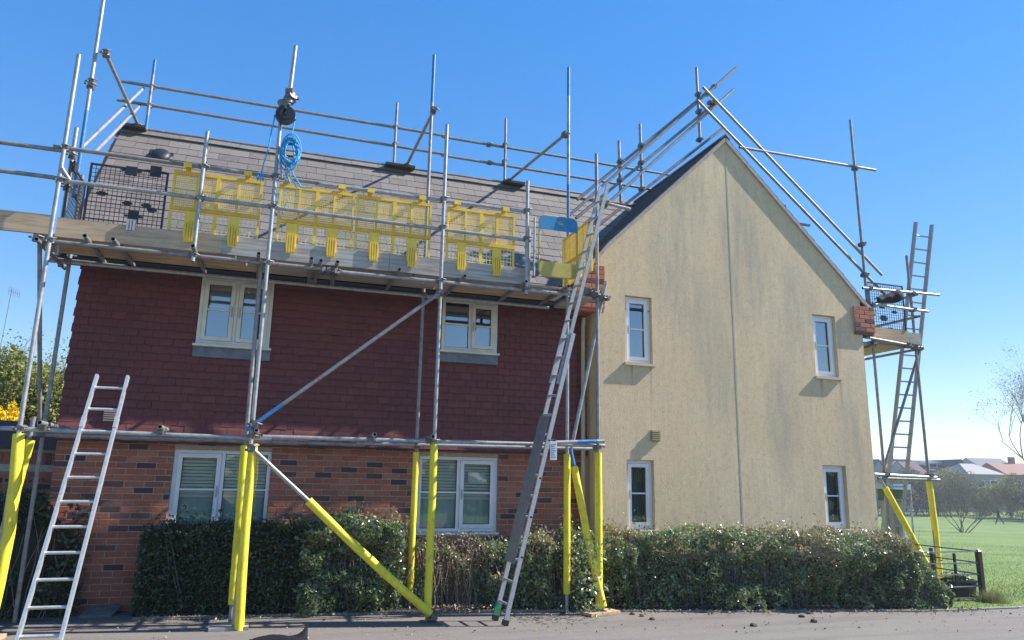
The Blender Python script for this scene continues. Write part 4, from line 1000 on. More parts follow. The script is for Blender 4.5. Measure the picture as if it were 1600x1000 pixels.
# --- ladder gate
gx0, gx1 = 3.25, 3.80; gy = 8.80
gt = thing('ladder_gate', 'ladder gate with a blue top plate and faded yellow bottom plate at the platform end', 'gate', (gx0, gy, 4.40))
def plate(x0, x1, z0, z1, y, r, top=True, n=6):
    pts = []
    cor = [(x1 - r, z1 - r, 0), (x0 + r, z1 - r, math.pi / 2)] if top else [(x0 + r, z0 + r, math.pi), (x1 - r, z0 + r, 1.5 * math.pi)]
    for cx, cz, a0 in cor:
        for i in range(n + 1): a = a0 + i / n * math.pi / 2; pts.append((cx + r * math.cos(a), cz + r * math.sin(a)))
    pts = ([(x1, z0)] + pts + [(x0, z0)]) if top else ([(x0, z1)] + pts + [(x1, z1)])
    mb = MB(); k = len(pts); mb.add([(x, y, z) for x, z in pts] + [(x, y + .006, z) for x, z in pts], [tuple(range(k))[::-1], tuple(range(k, 2 * k))] + [(i, (i + 1) % k, k + (i + 1) % k, k + i) for i in range(k)]); return mb
gz0, gz1 = 4.29, 5.14
tp_ = plate(gx0, gx1, gz1 - .20, gz1, gy - .004, .08).build('top_plate', GATEBLUE, gt)
plate(gx0, gx1, gz0, gz0 + .20, gy - .004, .08, False).build('bottom_plate', OLIVE, gt)
def rrect(x0, x1, z0, z1, r, n=5):
    out = []
    for cx, cz, a0 in ((x1 - r, z1 - r, 0), (x0 + r, z1 - r, .5), (x0 + r, z0 + r, 1), (x1 - r, z0 + r, 1.5)):
        for i in range(n + 1): a = (a0 + .5 * i / n) * math.pi; out.append((cx + r * math.cos(a), cz + r * math.sin(a)))
    return out + out[:1]
mb = MB(); mb.tube([(x, gy + .012, z) for x, z in rrect(gx0, gx1, gz0, gz1, .09)], .013, 8, caps=False); mb.build('frame', OLIVE, gt)
mb = MB(); mb.tube([(gx0 - .07, gy + .012, gz0 - .02), (gx0 - .07, gy + .012, gz1 - .05)], .014, 8); mb.tube([(gx0 - .07, gy + .012, gz1 - .18), (gx0, gy + .012, gz1 - .18)], .01, 6); mb.tube([(gx0 - .07, gy + .012, gz0 + .18), (gx0, gy + .012, gz0 + .18)], .01, 6); mb.build('hinge_post', ALU_DULL, gt)
mb = MB(); gc = (gx0 + gx1) / 2 + .02; zc = gz1 - .10     # worn emblem: two pale swooshes over a small yellow mark
mb.add([(gc - .07, gy - .0065, zc + .035), (gc - .01, gy - .0065, zc + .02), (gc + .05, gy - .0065, zc + .045), (gc - .01, gy - .0065, zc + .033)], [(0, 1, 2, 3)])
mb.add([(gc - .03, gy - .0065, zc - .01), (gc + .05, gy - .0065, zc - .012), (gc + .045, gy - .0065, zc + .012), (gc - .02, gy - .0065, zc + .014)], [(0, 1, 2, 3)], 1)
mb.build('emblem', [mat('emblem pale', (.30, .42, .45), .6), mat('emblem yellow', (.45, .42, .12), .6)], tp_)

# --- ladders
def ladder(t, a0, b0, a1, b1, M=ALU, rung=.25, start=.2, sw=.028, sd=.065, name_s='stile', rr=.015):
    """stiles a and b from foot (0) to top (1)"""
    a0, b0, a1, b1 = map(Vector, (a0, b0, a1, b1)); nrm_ = (a1 - a0).cross(b0 - a0).normalized()
    for p, q in ((a0, a1), (b0, b1)):
        mb = MB(); mb.obox(p, q, sd, sw, up=(b0 - a0)); mb.build(name_s, M, t)
    ln = (a1 - a0).length; s = start
    while s < ln - .05:
        p, q = a0.lerp(a1, s / ln), b0.lerp(b1, s / ln); mb = MB(); mb.tube([p, q], rr, 8); mb.build('rung', M, t); s += rung
la0, lb0 = onZ(37 - 25, 1020 + 32, 0), onZ(95 + 0 - 13, 1050, 0)
la0 = Vector((-1.98, 7.95, .03)); lb0 = Vector((-1.62, 7.95, .03))
top_y = 8.98
la1, lb1 = onY(152, 586, top_y), onY(200, 588, top_y)
# stiles follow the photographed lines: foot where the line meets the ground
def foot_on(p, q, ytarget):
    best = None
    for i in range(400):
        py = 1000 + i * .5; px = p[0] + (q[0] - p[0]) * (py - p[1]) / (q[1] - p[1]); g = onZ(px, py, 0.03)
        if best is None or abs(g.y - ytarget) < abs(best.y - ytarget): best = g
    return best
la0 = foot_on((27, 1000), (152, 586), 8.15); lb0 = foot_on((95, 1000), (200, 588), 8.15)
t = thing('ladder', 'short aluminium ladder leaning on the lower scaffold tube at the left', 'ladder', la0, 'ladders standing against the scaffolds')
ladder(t, la0, lb0, la1, lb1, ALU, .25, .12)
for (p, q) in ((la0, la1), (lb0, lb1)):
    for f in (.80,):
        c = p.lerp(q, f); mb = MB(); mb.obox(c - (q - p).normalized() * .06, c + (q - p).normalized() * .06, .075, .036, up=(1, 0, 0)); mb.build('joint_collar', ALU, t)
    c = p; mb = MB(); mb.obox(c, c + (q - p).normalized() * .07, .07, .034, up=(1, 0, 0)); mb.build('rubber_foot', BLACKPL, t)
# long ladder standing side on, with a guard plate locked over its lower rungs
lf0, lbk0 = Vector((2.735, 8.41, 0.01)), Vector((2.715, 8.73, 0.01))
lf1 = onY(951, 286, 8.41); lbk1 = onY(938, 292, 8.73)
t = thing('ladder', 'long aluminium ladder with a grey guard plate over its lower rungs', 'ladder', lf0, 'ladders standing against the scaffolds')
midF, midB = lf0.lerp(lf1, .62), lbk0.lerp(lbk1, .62)
ladder(t, lf0, lbk0, midF, midB, ALU_DULL, .25, .22, .026, .052)
off = Vector((-.030, 0, .018)); st = .50
ladder(t, lf0.lerp(lf1, st) + off + Vector((0, .028, 0)), lbk0.lerp(lbk1, st) + off - Vector((0, .028, 0)), lf1 + Vector((0, .012, 0)), lbk1 - Vector((0, .012, 0)), ALU_DULL, .25, .1, .022, .048)
dl = (lf1 - lf0).normalized(); lo = Vector((-dl.z, 0, dl.x)) * .055
def lz(z): return (z - lf0.z) / (lf1.z - lf0.z)
a, b, c, d = lf0.lerp(lf1, lz(.66)) + lo, lbk0.lerp(lbk1, lz(.66)) + lo, lbk0.lerp(lbk1, lz(2.38)) + lo, lf0.lerp(lf1, lz(2.38)) + lo
mb = MB(); th_ = lo.normalized() * .006; mb.add([a, b, c, d, a + th_, b + th_, c + th_, d + th_], [(0, 1, 2, 3), (7, 6, 5, 4), (0, 4, 5, 1), (1, 5, 6, 2), (2, 6, 7, 3), (3, 7, 4, 0)])
mb.build('guard_plate', simple_noisy('brushed plate', (.20, .20, .21), (.30, .30, .31), 18, .5, .2), t)
mb = MB()
for z in (.75, 1.2, 1.65, 2.1):
    q = lf0.lerp(lf1, lz(z)); mb.tube([q + Vector((0, -.03, 0)), q + Vector((0, -.045, 0))], .013, 6)
mb.build('bolt', DARK, t)
for p, q in ((lf0, lf1), (lbk0, lbk1)):
    mb = MB(); dd = (q - p).normalized(); mb.obox(p, p + dd * .06, .075, .036, up=(0, 1, 0)); mb.build('rubber_foot', BLACKPL, t)
mb = MB(); q = lbk0; mb.obox(q + dl * .06, q + dl * .2, .072, .031, up=(0, 1, 0)); mb.build('green_tape', simple_noisy('green tape', (.03, .2, .1), (.06, .28, .15), 20, .6), t)
mb = MB(); q0 = lf0.lerp(lf1, .12).lerp(lbk0.lerp(lbk1, .12), .5); mb.tube([q0 + dl * .02, q0 + dl * .3], .006, 6); mb.build('pull_chain', COUPLER, t)
# inspection tag hanging on the transom end beside it
p = onY(865, 702, 8.62); tgo = thing('inspection_tag', 'small pale inspection tag hanging from a tube beside the long ladder', 'tag', p)
mb = MB(); mb.box((p.x - .045, p.y, p.z - .13), (p.x + .045, p.y + .004, p.z + .10)); mb.build('holder', mat('tag white', (.62, .66, .70), .5), tgo)
mb = MB()
for i in range(7): mb.box((p.x - .035, p.y - .002, p.z - .10 + i * .026), (p.x + .03 - (i % 3) * .008, p.y - .0005, p.z - .09 + i * .026))
mb.build('print', mat('tag print', (.16, .22, .32), .6), tgo)

# ================================================================== SCAFFOLD at the right hand eaves
YS = 9.92
rs = thing('scaffold', 'narrow scaffold tower at the far right corner of the cream gable', 'scaffold', (9.85, YS, 0))
XA, XB = 9.86, 10.81
gA, gB = 0.0, 0.0
s1 = pole('standard', (XA, YS, 0), (XA, YS, 5.0), rs, STEEL_RUST); s1b = pole('standard', (XA - .03, YS + .02, 4.75), (XA - .06, YS + .02, 8.27), rs, STEEL_RUST)
s2 = pole('standard', (XB, YS, 0), (XB, YS, 5.75), rs, STEEL_RUST)
s3 = pole('standard', (XA, YS + 2.6, -.05), (XA, YS + 2.6, 5.0), rs, STEEL_RUST); s4 = pole('standard', (XB + .02, YS + 2.6, -.05), (XB + .02, YS + 2.6, 5.3), rs, STEEL_RUST)
sleeve(s2, (XB + .02, YS - .01, .04), (XB, YS, 1.72), FOAM, .05, (.015, 0, 0))
b1, b2 = onY(1383, 762, YS - .05), onY(1446, 878, YS - .05)
s = pole('brace', b1 + (b1 - b2) * .15, b1 + (b2 - b1) * 1.45, rs, STEEL); sleeve(s, b1, b1 + (b2 - b1) * 1.4, FOAM, .05)
s = pole('brace', onY(1439, 540, YS + .06), onY(1382, 728, YS + .06), rs, STEEL_RUST); coupler(s, onY(1437, 545, YS + .03), 0, 1.2)
for (p, q, nm, M) in (((1348, 450), (1467, 461), 'guard_rail', STEEL), ((1360, 475), (1450, 487), 'guard_rail', STEEL), ((1352, 527), (1440, 543), 'ledger', STEEL_RUST), ((1366, 741), (1463, 746), 'ledger', ALU), ((1372, 747), (1468, 750), 'ledger', STEEL_RUST)):
    pole(nm, onY(*p, YS - .05), onY(*q, YS - .05), rs, M)
pole('guard_rail', onY(1155, 230, YS + .04), onY(1368, 266, YS + .04), rs, STEEL_RUST)
pole('ledger', (XB + .05, YS - .1, 4.02), (XB + .05, YS + 2.7, 4.02), rs, STEEL_RUST); pole('ledger', (XA - .05, YS - .1, 4.0), (XA - .05, YS + 2.7, 4.0), rs, STEEL_RUST)
pole('guard_rail', (XB + .05, YS - .1, 5.0), (XB + .05, YS + 2.7, 5.0), rs, STEEL_RUST); pole('guard_rail', (XB + .05, YS - .1, 4.6), (XB + .05, YS + 2.7, 4.6), rs, STEEL_RUST)
for k in range(4):
    mb = MB(); xx = XA - .02 + k * .24; mb.box((xx, YS - .04, 4.065), (xx + .225, YS + 2.6, 4.10)); mb.build('board', WOOD, rs)
mb = MB(); mb.box((XA - .04, YS - .045, 4.11), (XB - .18, YS - .01, 4.33)); mb.build('toe_board', WOOD, rs)
mb = MB(); mb.box((XB - .17, YS - .04, 4.09), (XB + .10, YS - .005, 4.30)); mb.build('toe_board', WOOD_GREY, rs)
for yy in (YS + .02, YS + 1.3): pole('transom', (XA - .25, yy, 4.045), (XB + .2, yy, 4.045), rs, STEEL_RUST)
for (s, x) in ((s1, XA), (s2, XB)):
    for z in (1.82, 4.03, 4.73, 5.03): coupler(s, (x, YS - .03, z), 0, 1.15)
coupler(s1b, (XA - .04, YS, 5.85), 0, 1.2); coupler(s1b, (XA - .04, YS, 5.28), 0, 1.2); coupler(s1b, (XA - .05, YS, 7.3), 0, 1.1)
coupler(rs, onY(1430, 541, YS - .06), .5, 1.3); coupler(rs, onY(1420, 540, YS - .06), .1, 1.3)
x0 = onY(1358, 480, YS).x; x1 = onY(1413, 480, YS).x
black_guard('black wire mesh guard on the right hand scaffold above its short board', (x0, YS + .01, 4.30), x1 - x0, .85, 0, ((.3, .22, .10, .10), (.42, .0, .09, .12), (.55, .35, .07, .05), (.28, .42, .07, .05)))
# black sheet slung over the rail
c0, c1 = onY(1366, 470, YS - .09), onY(1407, 462, YS - .09); V = []; F = []; nx, nz = 14, 7
for j in range(nz):
    for i in range(nx):
        u, v = i / (nx - 1), j / (nz - 1); p = c0.lerp(c1, u); h = .20 * (1 - .75 * (1 - u) ** 2)
        V.append(p + Vector((0, -.07 * math.sin(v * math.pi) - .015 * math.sin(u * 17), h * (.5 - v) + .012 * math.sin(u * 9 + v * 5))))
for j in range(nz - 1):
    for i in range(nx - 1): F.append((j*nx+i, j*nx+i+1, (j+1)*nx+i+1, (j+1)*nx+i))
mb = MB(); mb.add(V, F, 0, True); o = mb.build('sheet', CLOTH_BLACK); tag(o, 'black sheet slung over the rail of the right hand scaffold', 'sheet')
o.modifiers.new('thick', 'SOLIDIFY').thickness = .012
# ladder behind that scaffold
ra1, rb1 = onY(1431, 347, 9.98), onY(1456, 351, 9.98); ra0 = Vector((ra1.x + .0, 11.6, .02)); rb0 = Vector((ra1.x + .44, 11.6, .02))
t = thing('ladder', 'tall ladder rising past the rails of the right hand scaffold', 'ladder', ra0, 'ladders standing against the scaffolds')
ladder(t, ra0, rb0, ra1, rb1, ALU_DULL, .25, .15, .03, .07)
# ================================================================== PLANTS
def kerb_y(x):
    for (x0, y0), (x1, y1) in zip(KERB[:-1], KERB[1:]):
        if x0 <= x <= x1: return y0 + (y1 - y0) * (x - x0) / (x1 - x0)
    return KERB[-1][1]
def hedge(name, label, x0, x1, front, back, top, M_, n, size=.045, gaps=0.0, core=True, bronze=None, twigs=60, seed=1.0, rough=.09, cat='hedge', spill=.0, core_in=.13):
    """clipped hedge: front(x), back(x) in y, top(x) in z; leaves gathered near an uneven skin"""
    t = thing(name, label, cat, ((x0 + x1) / 2, front((x0 + x1) / 2), 0.0))
    rs_ = np.random.default_rng(int(seed * 10)); P = []; Nn = []; Bz = []
    tries = 0
    while len(P) < n and tries < n * 6:
        tries += 1
        x = rs_.uniform(x0, x1); yf, yb, h = front(x), back(x), top(x); q = rs_.random(); inn = rs_.exponential(.04)
        hh = h + min(rough, .11) * 1.0 * vnoise(x, 0, 0, 2.6, seed) + min(rough, .11) * .5 * vnoise(x, 3, 1, 8, seed)
        if q < .60:
            z = rs_.uniform(.02, 1) ** .9 * hh; y = yf + rough * 1.4 * (vnoise(x, 0, z, 2.2, seed) + .6 * vnoise(x, 5, z, 6, seed)) + inn + .05 * (z / h) ** 3; nn = (0, -.5, .25)
            if gaps and vnoise(x, 9, z, 3.1, seed + 4) < gaps - .5: continue
        elif q < .90:
            y = rs_.uniform(yf, yb); z = hh + min(rough, .11) * vnoise(x, y, 0, 4, seed) - inn * .7 + (rs_.exponential(.05) if rs_.random() < .16 else 0); nn = (0, -.1, .6)
        else:
            s_ = rs_.random() < .5; x = (x0 if s_ else x1) + (1 if s_ else -1) * (inn + rough * vnoise(1, 2, q * 50, 3, seed)); y = rs_.uniform(yf, yb); z = rs_.uniform(.02, 1) * hh; nn = ((-.5 if s_ else .5), -.1, .2)
        P.append((x, y, z)); Nn.append(nn); Bz.append(bronze is not None and vnoise(x, 4, z, 1.3, seed + 9) + (z / h) * .75 - .55 + rs_.normal() * .16 > bronze)
    P = np.array(P); Nn = np.array(Nn); Bz = np.array(Bz)
    org = ((x0 + x1) / 2, front((x0 + x1) / 2), 0.0)
    for sel, mm, nm in ((~Bz, M_, 'foliage'), (Bz, LEAF_BRONZE, 'bronze_foliage')):
        if sel.sum() > 10:
            V, F = leaf_arrays(P[sel], size, .3, .1, .5, Nn[sel]); np_mesh(nm, V, F, mm, t, org)
    if core:
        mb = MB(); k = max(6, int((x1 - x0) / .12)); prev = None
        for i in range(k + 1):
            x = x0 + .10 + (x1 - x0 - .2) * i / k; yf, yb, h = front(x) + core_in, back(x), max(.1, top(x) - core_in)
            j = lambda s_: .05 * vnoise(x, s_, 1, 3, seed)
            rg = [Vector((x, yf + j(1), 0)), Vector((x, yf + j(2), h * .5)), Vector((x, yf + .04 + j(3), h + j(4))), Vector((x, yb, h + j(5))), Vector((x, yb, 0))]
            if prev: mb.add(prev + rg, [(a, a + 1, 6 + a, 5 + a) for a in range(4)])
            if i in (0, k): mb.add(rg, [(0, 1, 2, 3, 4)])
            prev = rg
        mb.build('shade_core', simple_noisy('hedge shade core', (.012, .014, .008), (.03, .03, .018), 25, .9), t) if 'hedge shade core' not in bpy.data.materials else mb.build('shade_core', bpy.data.materials['hedge shade core'], t)  # added near-black core; its colour stands for shade inside the hedge
    if twigs:
        mb = MB(); r2 = random.Random(int(seed * 7))
        for i in range(twigs):
            x = r2.uniform(x0 + .05, x1 - .05); y = front(x) + r2.uniform(.02, .2); h = top(x) * r2.uniform(.55, 1.12); p = Vector((x, y, 0)); pts = [p]; a = r2.uniform(-.35, .35)
            for s_ in range(1, 5): pts.append(p + Vector((a * h * s_ / 4 + r2.uniform(-.03, .03), r2.uniform(-.03, .03), h * s_ / 4)))
            mb.tube(pts, [.006, .005, .004, .003, .002], 4, caps=False)
        mb.build('twigs', BARK if not gaps else TWIG, t)
    return t
cst = lambda v: (lambda x: v)
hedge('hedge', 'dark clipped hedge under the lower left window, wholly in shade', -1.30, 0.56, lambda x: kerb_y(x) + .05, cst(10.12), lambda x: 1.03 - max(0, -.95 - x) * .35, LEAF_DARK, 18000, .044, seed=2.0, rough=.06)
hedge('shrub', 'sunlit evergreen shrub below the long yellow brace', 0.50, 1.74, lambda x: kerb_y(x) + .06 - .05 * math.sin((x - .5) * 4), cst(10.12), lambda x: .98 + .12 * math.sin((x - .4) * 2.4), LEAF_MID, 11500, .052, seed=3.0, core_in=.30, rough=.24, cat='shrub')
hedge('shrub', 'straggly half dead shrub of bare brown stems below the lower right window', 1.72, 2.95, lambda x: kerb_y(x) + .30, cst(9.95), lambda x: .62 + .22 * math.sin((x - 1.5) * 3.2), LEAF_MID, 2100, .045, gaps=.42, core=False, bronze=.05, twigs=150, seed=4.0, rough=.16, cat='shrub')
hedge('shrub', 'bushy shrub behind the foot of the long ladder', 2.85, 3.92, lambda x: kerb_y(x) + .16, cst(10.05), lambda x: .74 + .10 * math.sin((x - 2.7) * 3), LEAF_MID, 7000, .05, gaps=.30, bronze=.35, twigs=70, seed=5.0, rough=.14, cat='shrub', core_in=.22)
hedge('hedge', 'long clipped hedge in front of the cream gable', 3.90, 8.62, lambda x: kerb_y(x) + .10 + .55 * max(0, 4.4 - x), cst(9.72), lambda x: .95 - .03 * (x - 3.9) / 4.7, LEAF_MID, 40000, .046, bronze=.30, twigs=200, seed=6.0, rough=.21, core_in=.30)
hedge('shrub', 'low spreading shrub at the right end of the long hedge beside the black railing', 8.50, 9.18, lambda x: kerb_y(x) + .10 + (x - 8.5) * .05, lambda x: 8.75, lambda x: .80 - .58 * max(0, (x - 8.5) / .7) ** 1.2, LEAF_MID, 5000, .042, bronze=.45, twigs=40, seed=7.0, rough=.12, cat='shrub', core_in=.18)
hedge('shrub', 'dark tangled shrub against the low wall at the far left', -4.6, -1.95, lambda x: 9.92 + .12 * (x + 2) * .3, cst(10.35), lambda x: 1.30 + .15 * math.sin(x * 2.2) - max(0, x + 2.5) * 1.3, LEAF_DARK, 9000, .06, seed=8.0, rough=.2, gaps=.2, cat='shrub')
# dead stems in the straggly part and leafy shoots above the sunlit shrub
t = thing('shrub', 'tall thin bare brown stems standing against the brick between the yellow posts', 'shrub', (2.3, 9.7, 0))
mb = MB(); r2 = random.Random(11)
for i in range(70):
    x = r2.choice([2.12, 2.2, 2.55, 2.62, 2.7]) + r2.uniform(-.12, .12); y = r2.uniform(9.5, 9.95); h = r2.uniform(.5, 1.05); p = Vector((x, y, 0)); pts = [p]; a = r2.uniform(-.25, .25); b = r2.uniform(-.15, .15)
    for s_ in range(1, 7): pts.append(p + Vector((a * (s_ / 6) ** 1.5 * h + r2.uniform(-.02, .02), b * s_ / 6 + r2.uniform(-.02, .02), h * s_ / 6 - (.12 * (s_ / 6) ** 4))))
    mb.tube(pts, [.007, .006, .005, .004, .003, .002, .0015], 4, caps=False)
mb.build('stems', TWIG, t)
P = [(r2.choice([2.2, 2.6, 2.66]) + r2.gauss(0, .10), r2.uniform(9.45, 9.9), .45 + r2.random() * .5) for i in range(900)]
V, F = leaf_arrays(np.array(P), .035, .4, -.2, .4); np_mesh('dry_leaves', V, F, LEAF_LITTER, t, (2.3, 9.7, 0))
t = thing('climber', 'thin leafy shoots climbing the brick above the sunlit shrub', 'climber', (1.5, 10.05, .9)); mb = MB(); P = []
for i in range(9):
    p = Vector((1.25 + i * .085, 10.0, .95)); a = r2.uniform(-.3, .3); h = r2.uniform(.12, .38); q = p + Vector((a * h, .05, h)); mb.tube([p, p.lerp(q, .5) + Vector((.02, 0, 0)), q], [.005, .004, .002], 4, caps=False)
    for k in range(14): w_ = p.lerp(q, r2.uniform(.2, 1)); P.append((w_.x + r2.gauss(0, .03), w_.y - .03 + r2.gauss(0, .02), w_.z + r2.gauss(0, .02)))
mb.build('stems', BARK, t); V, F = leaf_arrays(np.array(P), .05, .3, .2, .5); np_mesh('leaves', V, F, LEAF_BRONZE, t, (1.5, 10.05, .9))

# ================================================================== LEFT BACKGROUND
gl = thing('garage', 'low brick outbuilding with a deep dark fascia at the left edge', 'outbuilding', (-5.0, 10.62, 0))
f0, f1 = onY(45, 659, 10.55), onY(45, 702, 10.55)
mb = MB(); mb.box((-10, 10.68, -.1), (-2.42, 13.0, f1.z)); gw_ = mb.build('brick_wall', MORTAR, gl)
k = 0; z = f1.z - .075; rest = MB()
while z > .0:
    x = -4.6 - (.1125 if k % 2 else 0)
    while x < -2.5:
        if k == 0:   # soldier course
            for q_ in range(3):
                b_ = rough_block(.065, .016, .14, .0015, int(x * 50) + q_); rest.add([v + Vector((x + q_ * .075, 10.681, z - .035)) for v in b_.v], b_.f)
        elif k > 2:
            inst('brick', BRICK_ME[(k * 3 + int(x * 9)) % 6], (x + .1, 10.681, z), gw_) if x > -4.0 and z > 1.1 else None
            if not (x > -4.0 and z > 1.1): b_ = rough_block(.215, .016, .065, .0015, int(x * 90) + k); rest.add([v + Vector((x + .1, 10.681, z)) for v in b_.v], b_.f)
        x += .225
    z -= .075; k += 1
o = rest.build('brick_courses', BRICK, gw_); o['kind'] = 'stuff'
mb = MB(); mb.box((-10, 10.55, f1.z), (-2.44, 10.62, f0.z)); mb.box((-10, 10.63, f1.z + .02), (-2.44, 13.0, f0.z + .01)); mb.build('fascia', mat('navy fascia', (.018, .022, .035), .5), gl)

def limb(mb, p, d, ln, r, depth, spread=.6, tips=None, rr=random, n=5, gn=.2):
    k = 3; pts = [p]; q = p
    for i in range(k):
        d = (d + Vector((rr.gauss(0, .12), rr.gauss(0, .12), rr.gauss(0, .08) + gn * .15))).normalized(); q = q + d * (ln / k); pts.append(q)
    mb.tube(pts, [r * (1 - .4 * i / k) for i in range(k + 1)], n if depth > 2 else 3, caps=False)
    if tips is not None and depth <= 2: tips += pts[1:]
    if depth <= 0: return
    for i in range(rr.choice((2, 3, 3)) if depth > 1 else 3):
        a = Vector((rr.gauss(0, 1), rr.gauss(0, 1), rr.gauss(.1, .7))).normalized()
        limb(mb, pts[rr.choice((2, 3, 3))], (d + a * spread).normalized(), ln * rr.uniform(.62, .85), r * .58, depth - 1, spread, tips, rr, n, gn)
def ground_hit(px, py):
    d = ray(px, py).normalized(); s = 5.0
    while s < 700:
        p = CAM + d * s
        if p.z < ground_z(p.x, p.y): return p
        s += .25
    return p
def tree(name, label, base, height, seed, depth=5, leaves=None, nleaf=0, lsize=.1, trunk=True, spread=.6, group=None, stems=1, cat='tree', bark=None, r0=None, puff=.25):
    base = Vector(base); base.z = ground_z(base.x, base.y) - .05; rr = random.Random(seed); t = thing(name, label, cat, base, group); tips = []; mb = MB()
    for s_ in range(stems):
        d = Vector((rr.gauss(0, .35), rr.gauss(0, .35), 1)).normalized() if stems > 1 else Vector((0, 0, 1))
        limb(mb, base + Vector((rr.gauss(0, .12), rr.gauss(0, .12), 0)) * (stems > 1), d, height * (.30 if depth > 3 else .42), (r0 or height * .018) * (1 if stems == 1 else .6), depth, spread, tips, rr)
    mb.build('branches' if stems > 1 else 'trunk', bark or BARK, t, base)
    if leaves and nleaf:
        T = np.array([tuple(x) for x in tips]); i = rng.integers(0, len(T), nleaf); P = T[i] + rng.normal(size=(nleaf, 3)) * puff
        V, F = leaf_arrays(P, lsize, .35, .1, .6); np_mesh('crown', V, F, leaves, t, base)
    return t
def mound(name, label, px, py, wpx, hpx, leaves, nleaf, lsize, seed, cat='shrub', group=None, base=None):
    """leafy shrub of given size in the photo, standing where that pixel meets the ground"""
    b = ground_hit(px, py) if base is None else Vector(base)
    dist = (b - CAM).dot(FWD); w_ = wpx * dist / FOC; h = hpx * dist / FOC; b.z = ground_z(b.x, b.y)
    t = thing(name, label, cat, b, group); rr = random.Random(seed); r_ = np.random.default_rng(seed); P = []
    lob = [(rr.uniform(-.34, .34) * w_, rr.uniform(-.25, .25) * w_, h * rr.uniform(.35, .72), w_ * rr.uniform(.16, .30), h * rr.uniform(.2, .34)) for _ in range(9)]
    for (lx, ly, lz_, lr, lh) in lob:
        k = nleaf // 9; v = r_.normal(size=(k, 3)); v /= np.linalg.norm(v, axis=1)[:, None]; q = r_.uniform(.55, 1.05, size=(k, 1)) ** .5
        P.append(np.array((b.x + lx, b.y + ly, b.z + lz_)) + v * q * np.array((lr, lr, lh)))
    k = nleaf // 5; P.append(np.stack([b.x + r_.uniform(-.42, .42, k) * w_, b.y + r_.uniform(-.3, .3, k) * w_, b.z + r_.uniform(0, .4, k) * h], 1))
    V, F = leaf_arrays(np.concatenate(P), lsize, .4, .1, .6); np_mesh('foliage', V, F, leaves, t, b)
    mb = MB()
    for i in range(16):
        a = rr.uniform(0, 6.3); e = b + Vector((math.cos(a) * w_ * .35 * rr.random(), math.sin(a) * w_ * .3 * rr.random(), h * rr.uniform(.5, .92))); mb.tube([b, b.lerp(e, .5) + Vector((0, 0, h * .05)), e], [h * .008, h * .005, h * .001], 4, caps=False)
    mb.build('branches', BARK, t, b); return t
bz = lambda px, py, d: on_dist(px, py, d)
b = bz(45, 700, 17); tree('tree', 'loose twiggy tree coming into pale green leaf behind the outbuilding', (b.x, b.y, 0), 5.4, 21, 5, LEAF_LIGHT, 13000, .06, spread=.75, stems=5, puff=.22)
b = bz(100, 700, 19); tree('tree', 'second pale green tree, close to the left corner of the tile hung wall', (b.x, b.y, 0), 5.2, 23, 5, LEAF_LIGHT, 14000, .06, spread=.7, stems=5, puff=.25)
b = bz(-30, 700, 22); tree('tree', 'bare brownish tree at the left edge of the picture', (b.x, b.y, 0), 7.0, 25, 5, LEAF_FAR, 1800, .08, spread=.65, stems=4, puff=.3)
b = bz(60, 700, 15.5); mound('shrub', 'dense green shrub below the pale trees at the left', 0, 0, 190, 345, LEAF_LIGHT, 34000, .075, 31, base=(b.x, b.y, 0))
b = bz(4, 700, 14.2); mound('shrub', 'bright yellow flowering shrub at the left edge', 0, 0, 80, 262, LEAF_YELLOW, 16000, .05, 33, base=(b.x, b.y, 0))
b = bz(105, 700, 16.5); mound('shrub', 'green shrub filling the gap beside the left corner of the house', 0, 0, 130, 300, LEAF_LIGHT, 22000, .075, 37, base=(b.x, b.y, 0))
# aerial on its mast far behind
p = on_dist(18, 455, 48); t = thing('tv_aerial', 'thin television aerial against the sky at the far left', 'aerial', (p.x, p.y, 0))
mb = MB(); mb.tube([(p.x - .35, p.y, ground_z(p.x, p.y) - .1), (p.x, p.y, p.z + .15)], .02, 6); mb.build('mast', COUPLER, t)
mb = MB(); mb.tube([p + Vector((-.15, 0, .05)), p + Vector((.45, .3, -.1))], .015, 5)
for i in range(6):
    q = p + Vector((-.15 + i * .11, i * .055, .05 - i * .028)); mb.tube([q + Vector((0, 0, -.28)), q + Vector((0, 0, .28))], .012, 5)
mb.build('yagi', COUPLER, t)

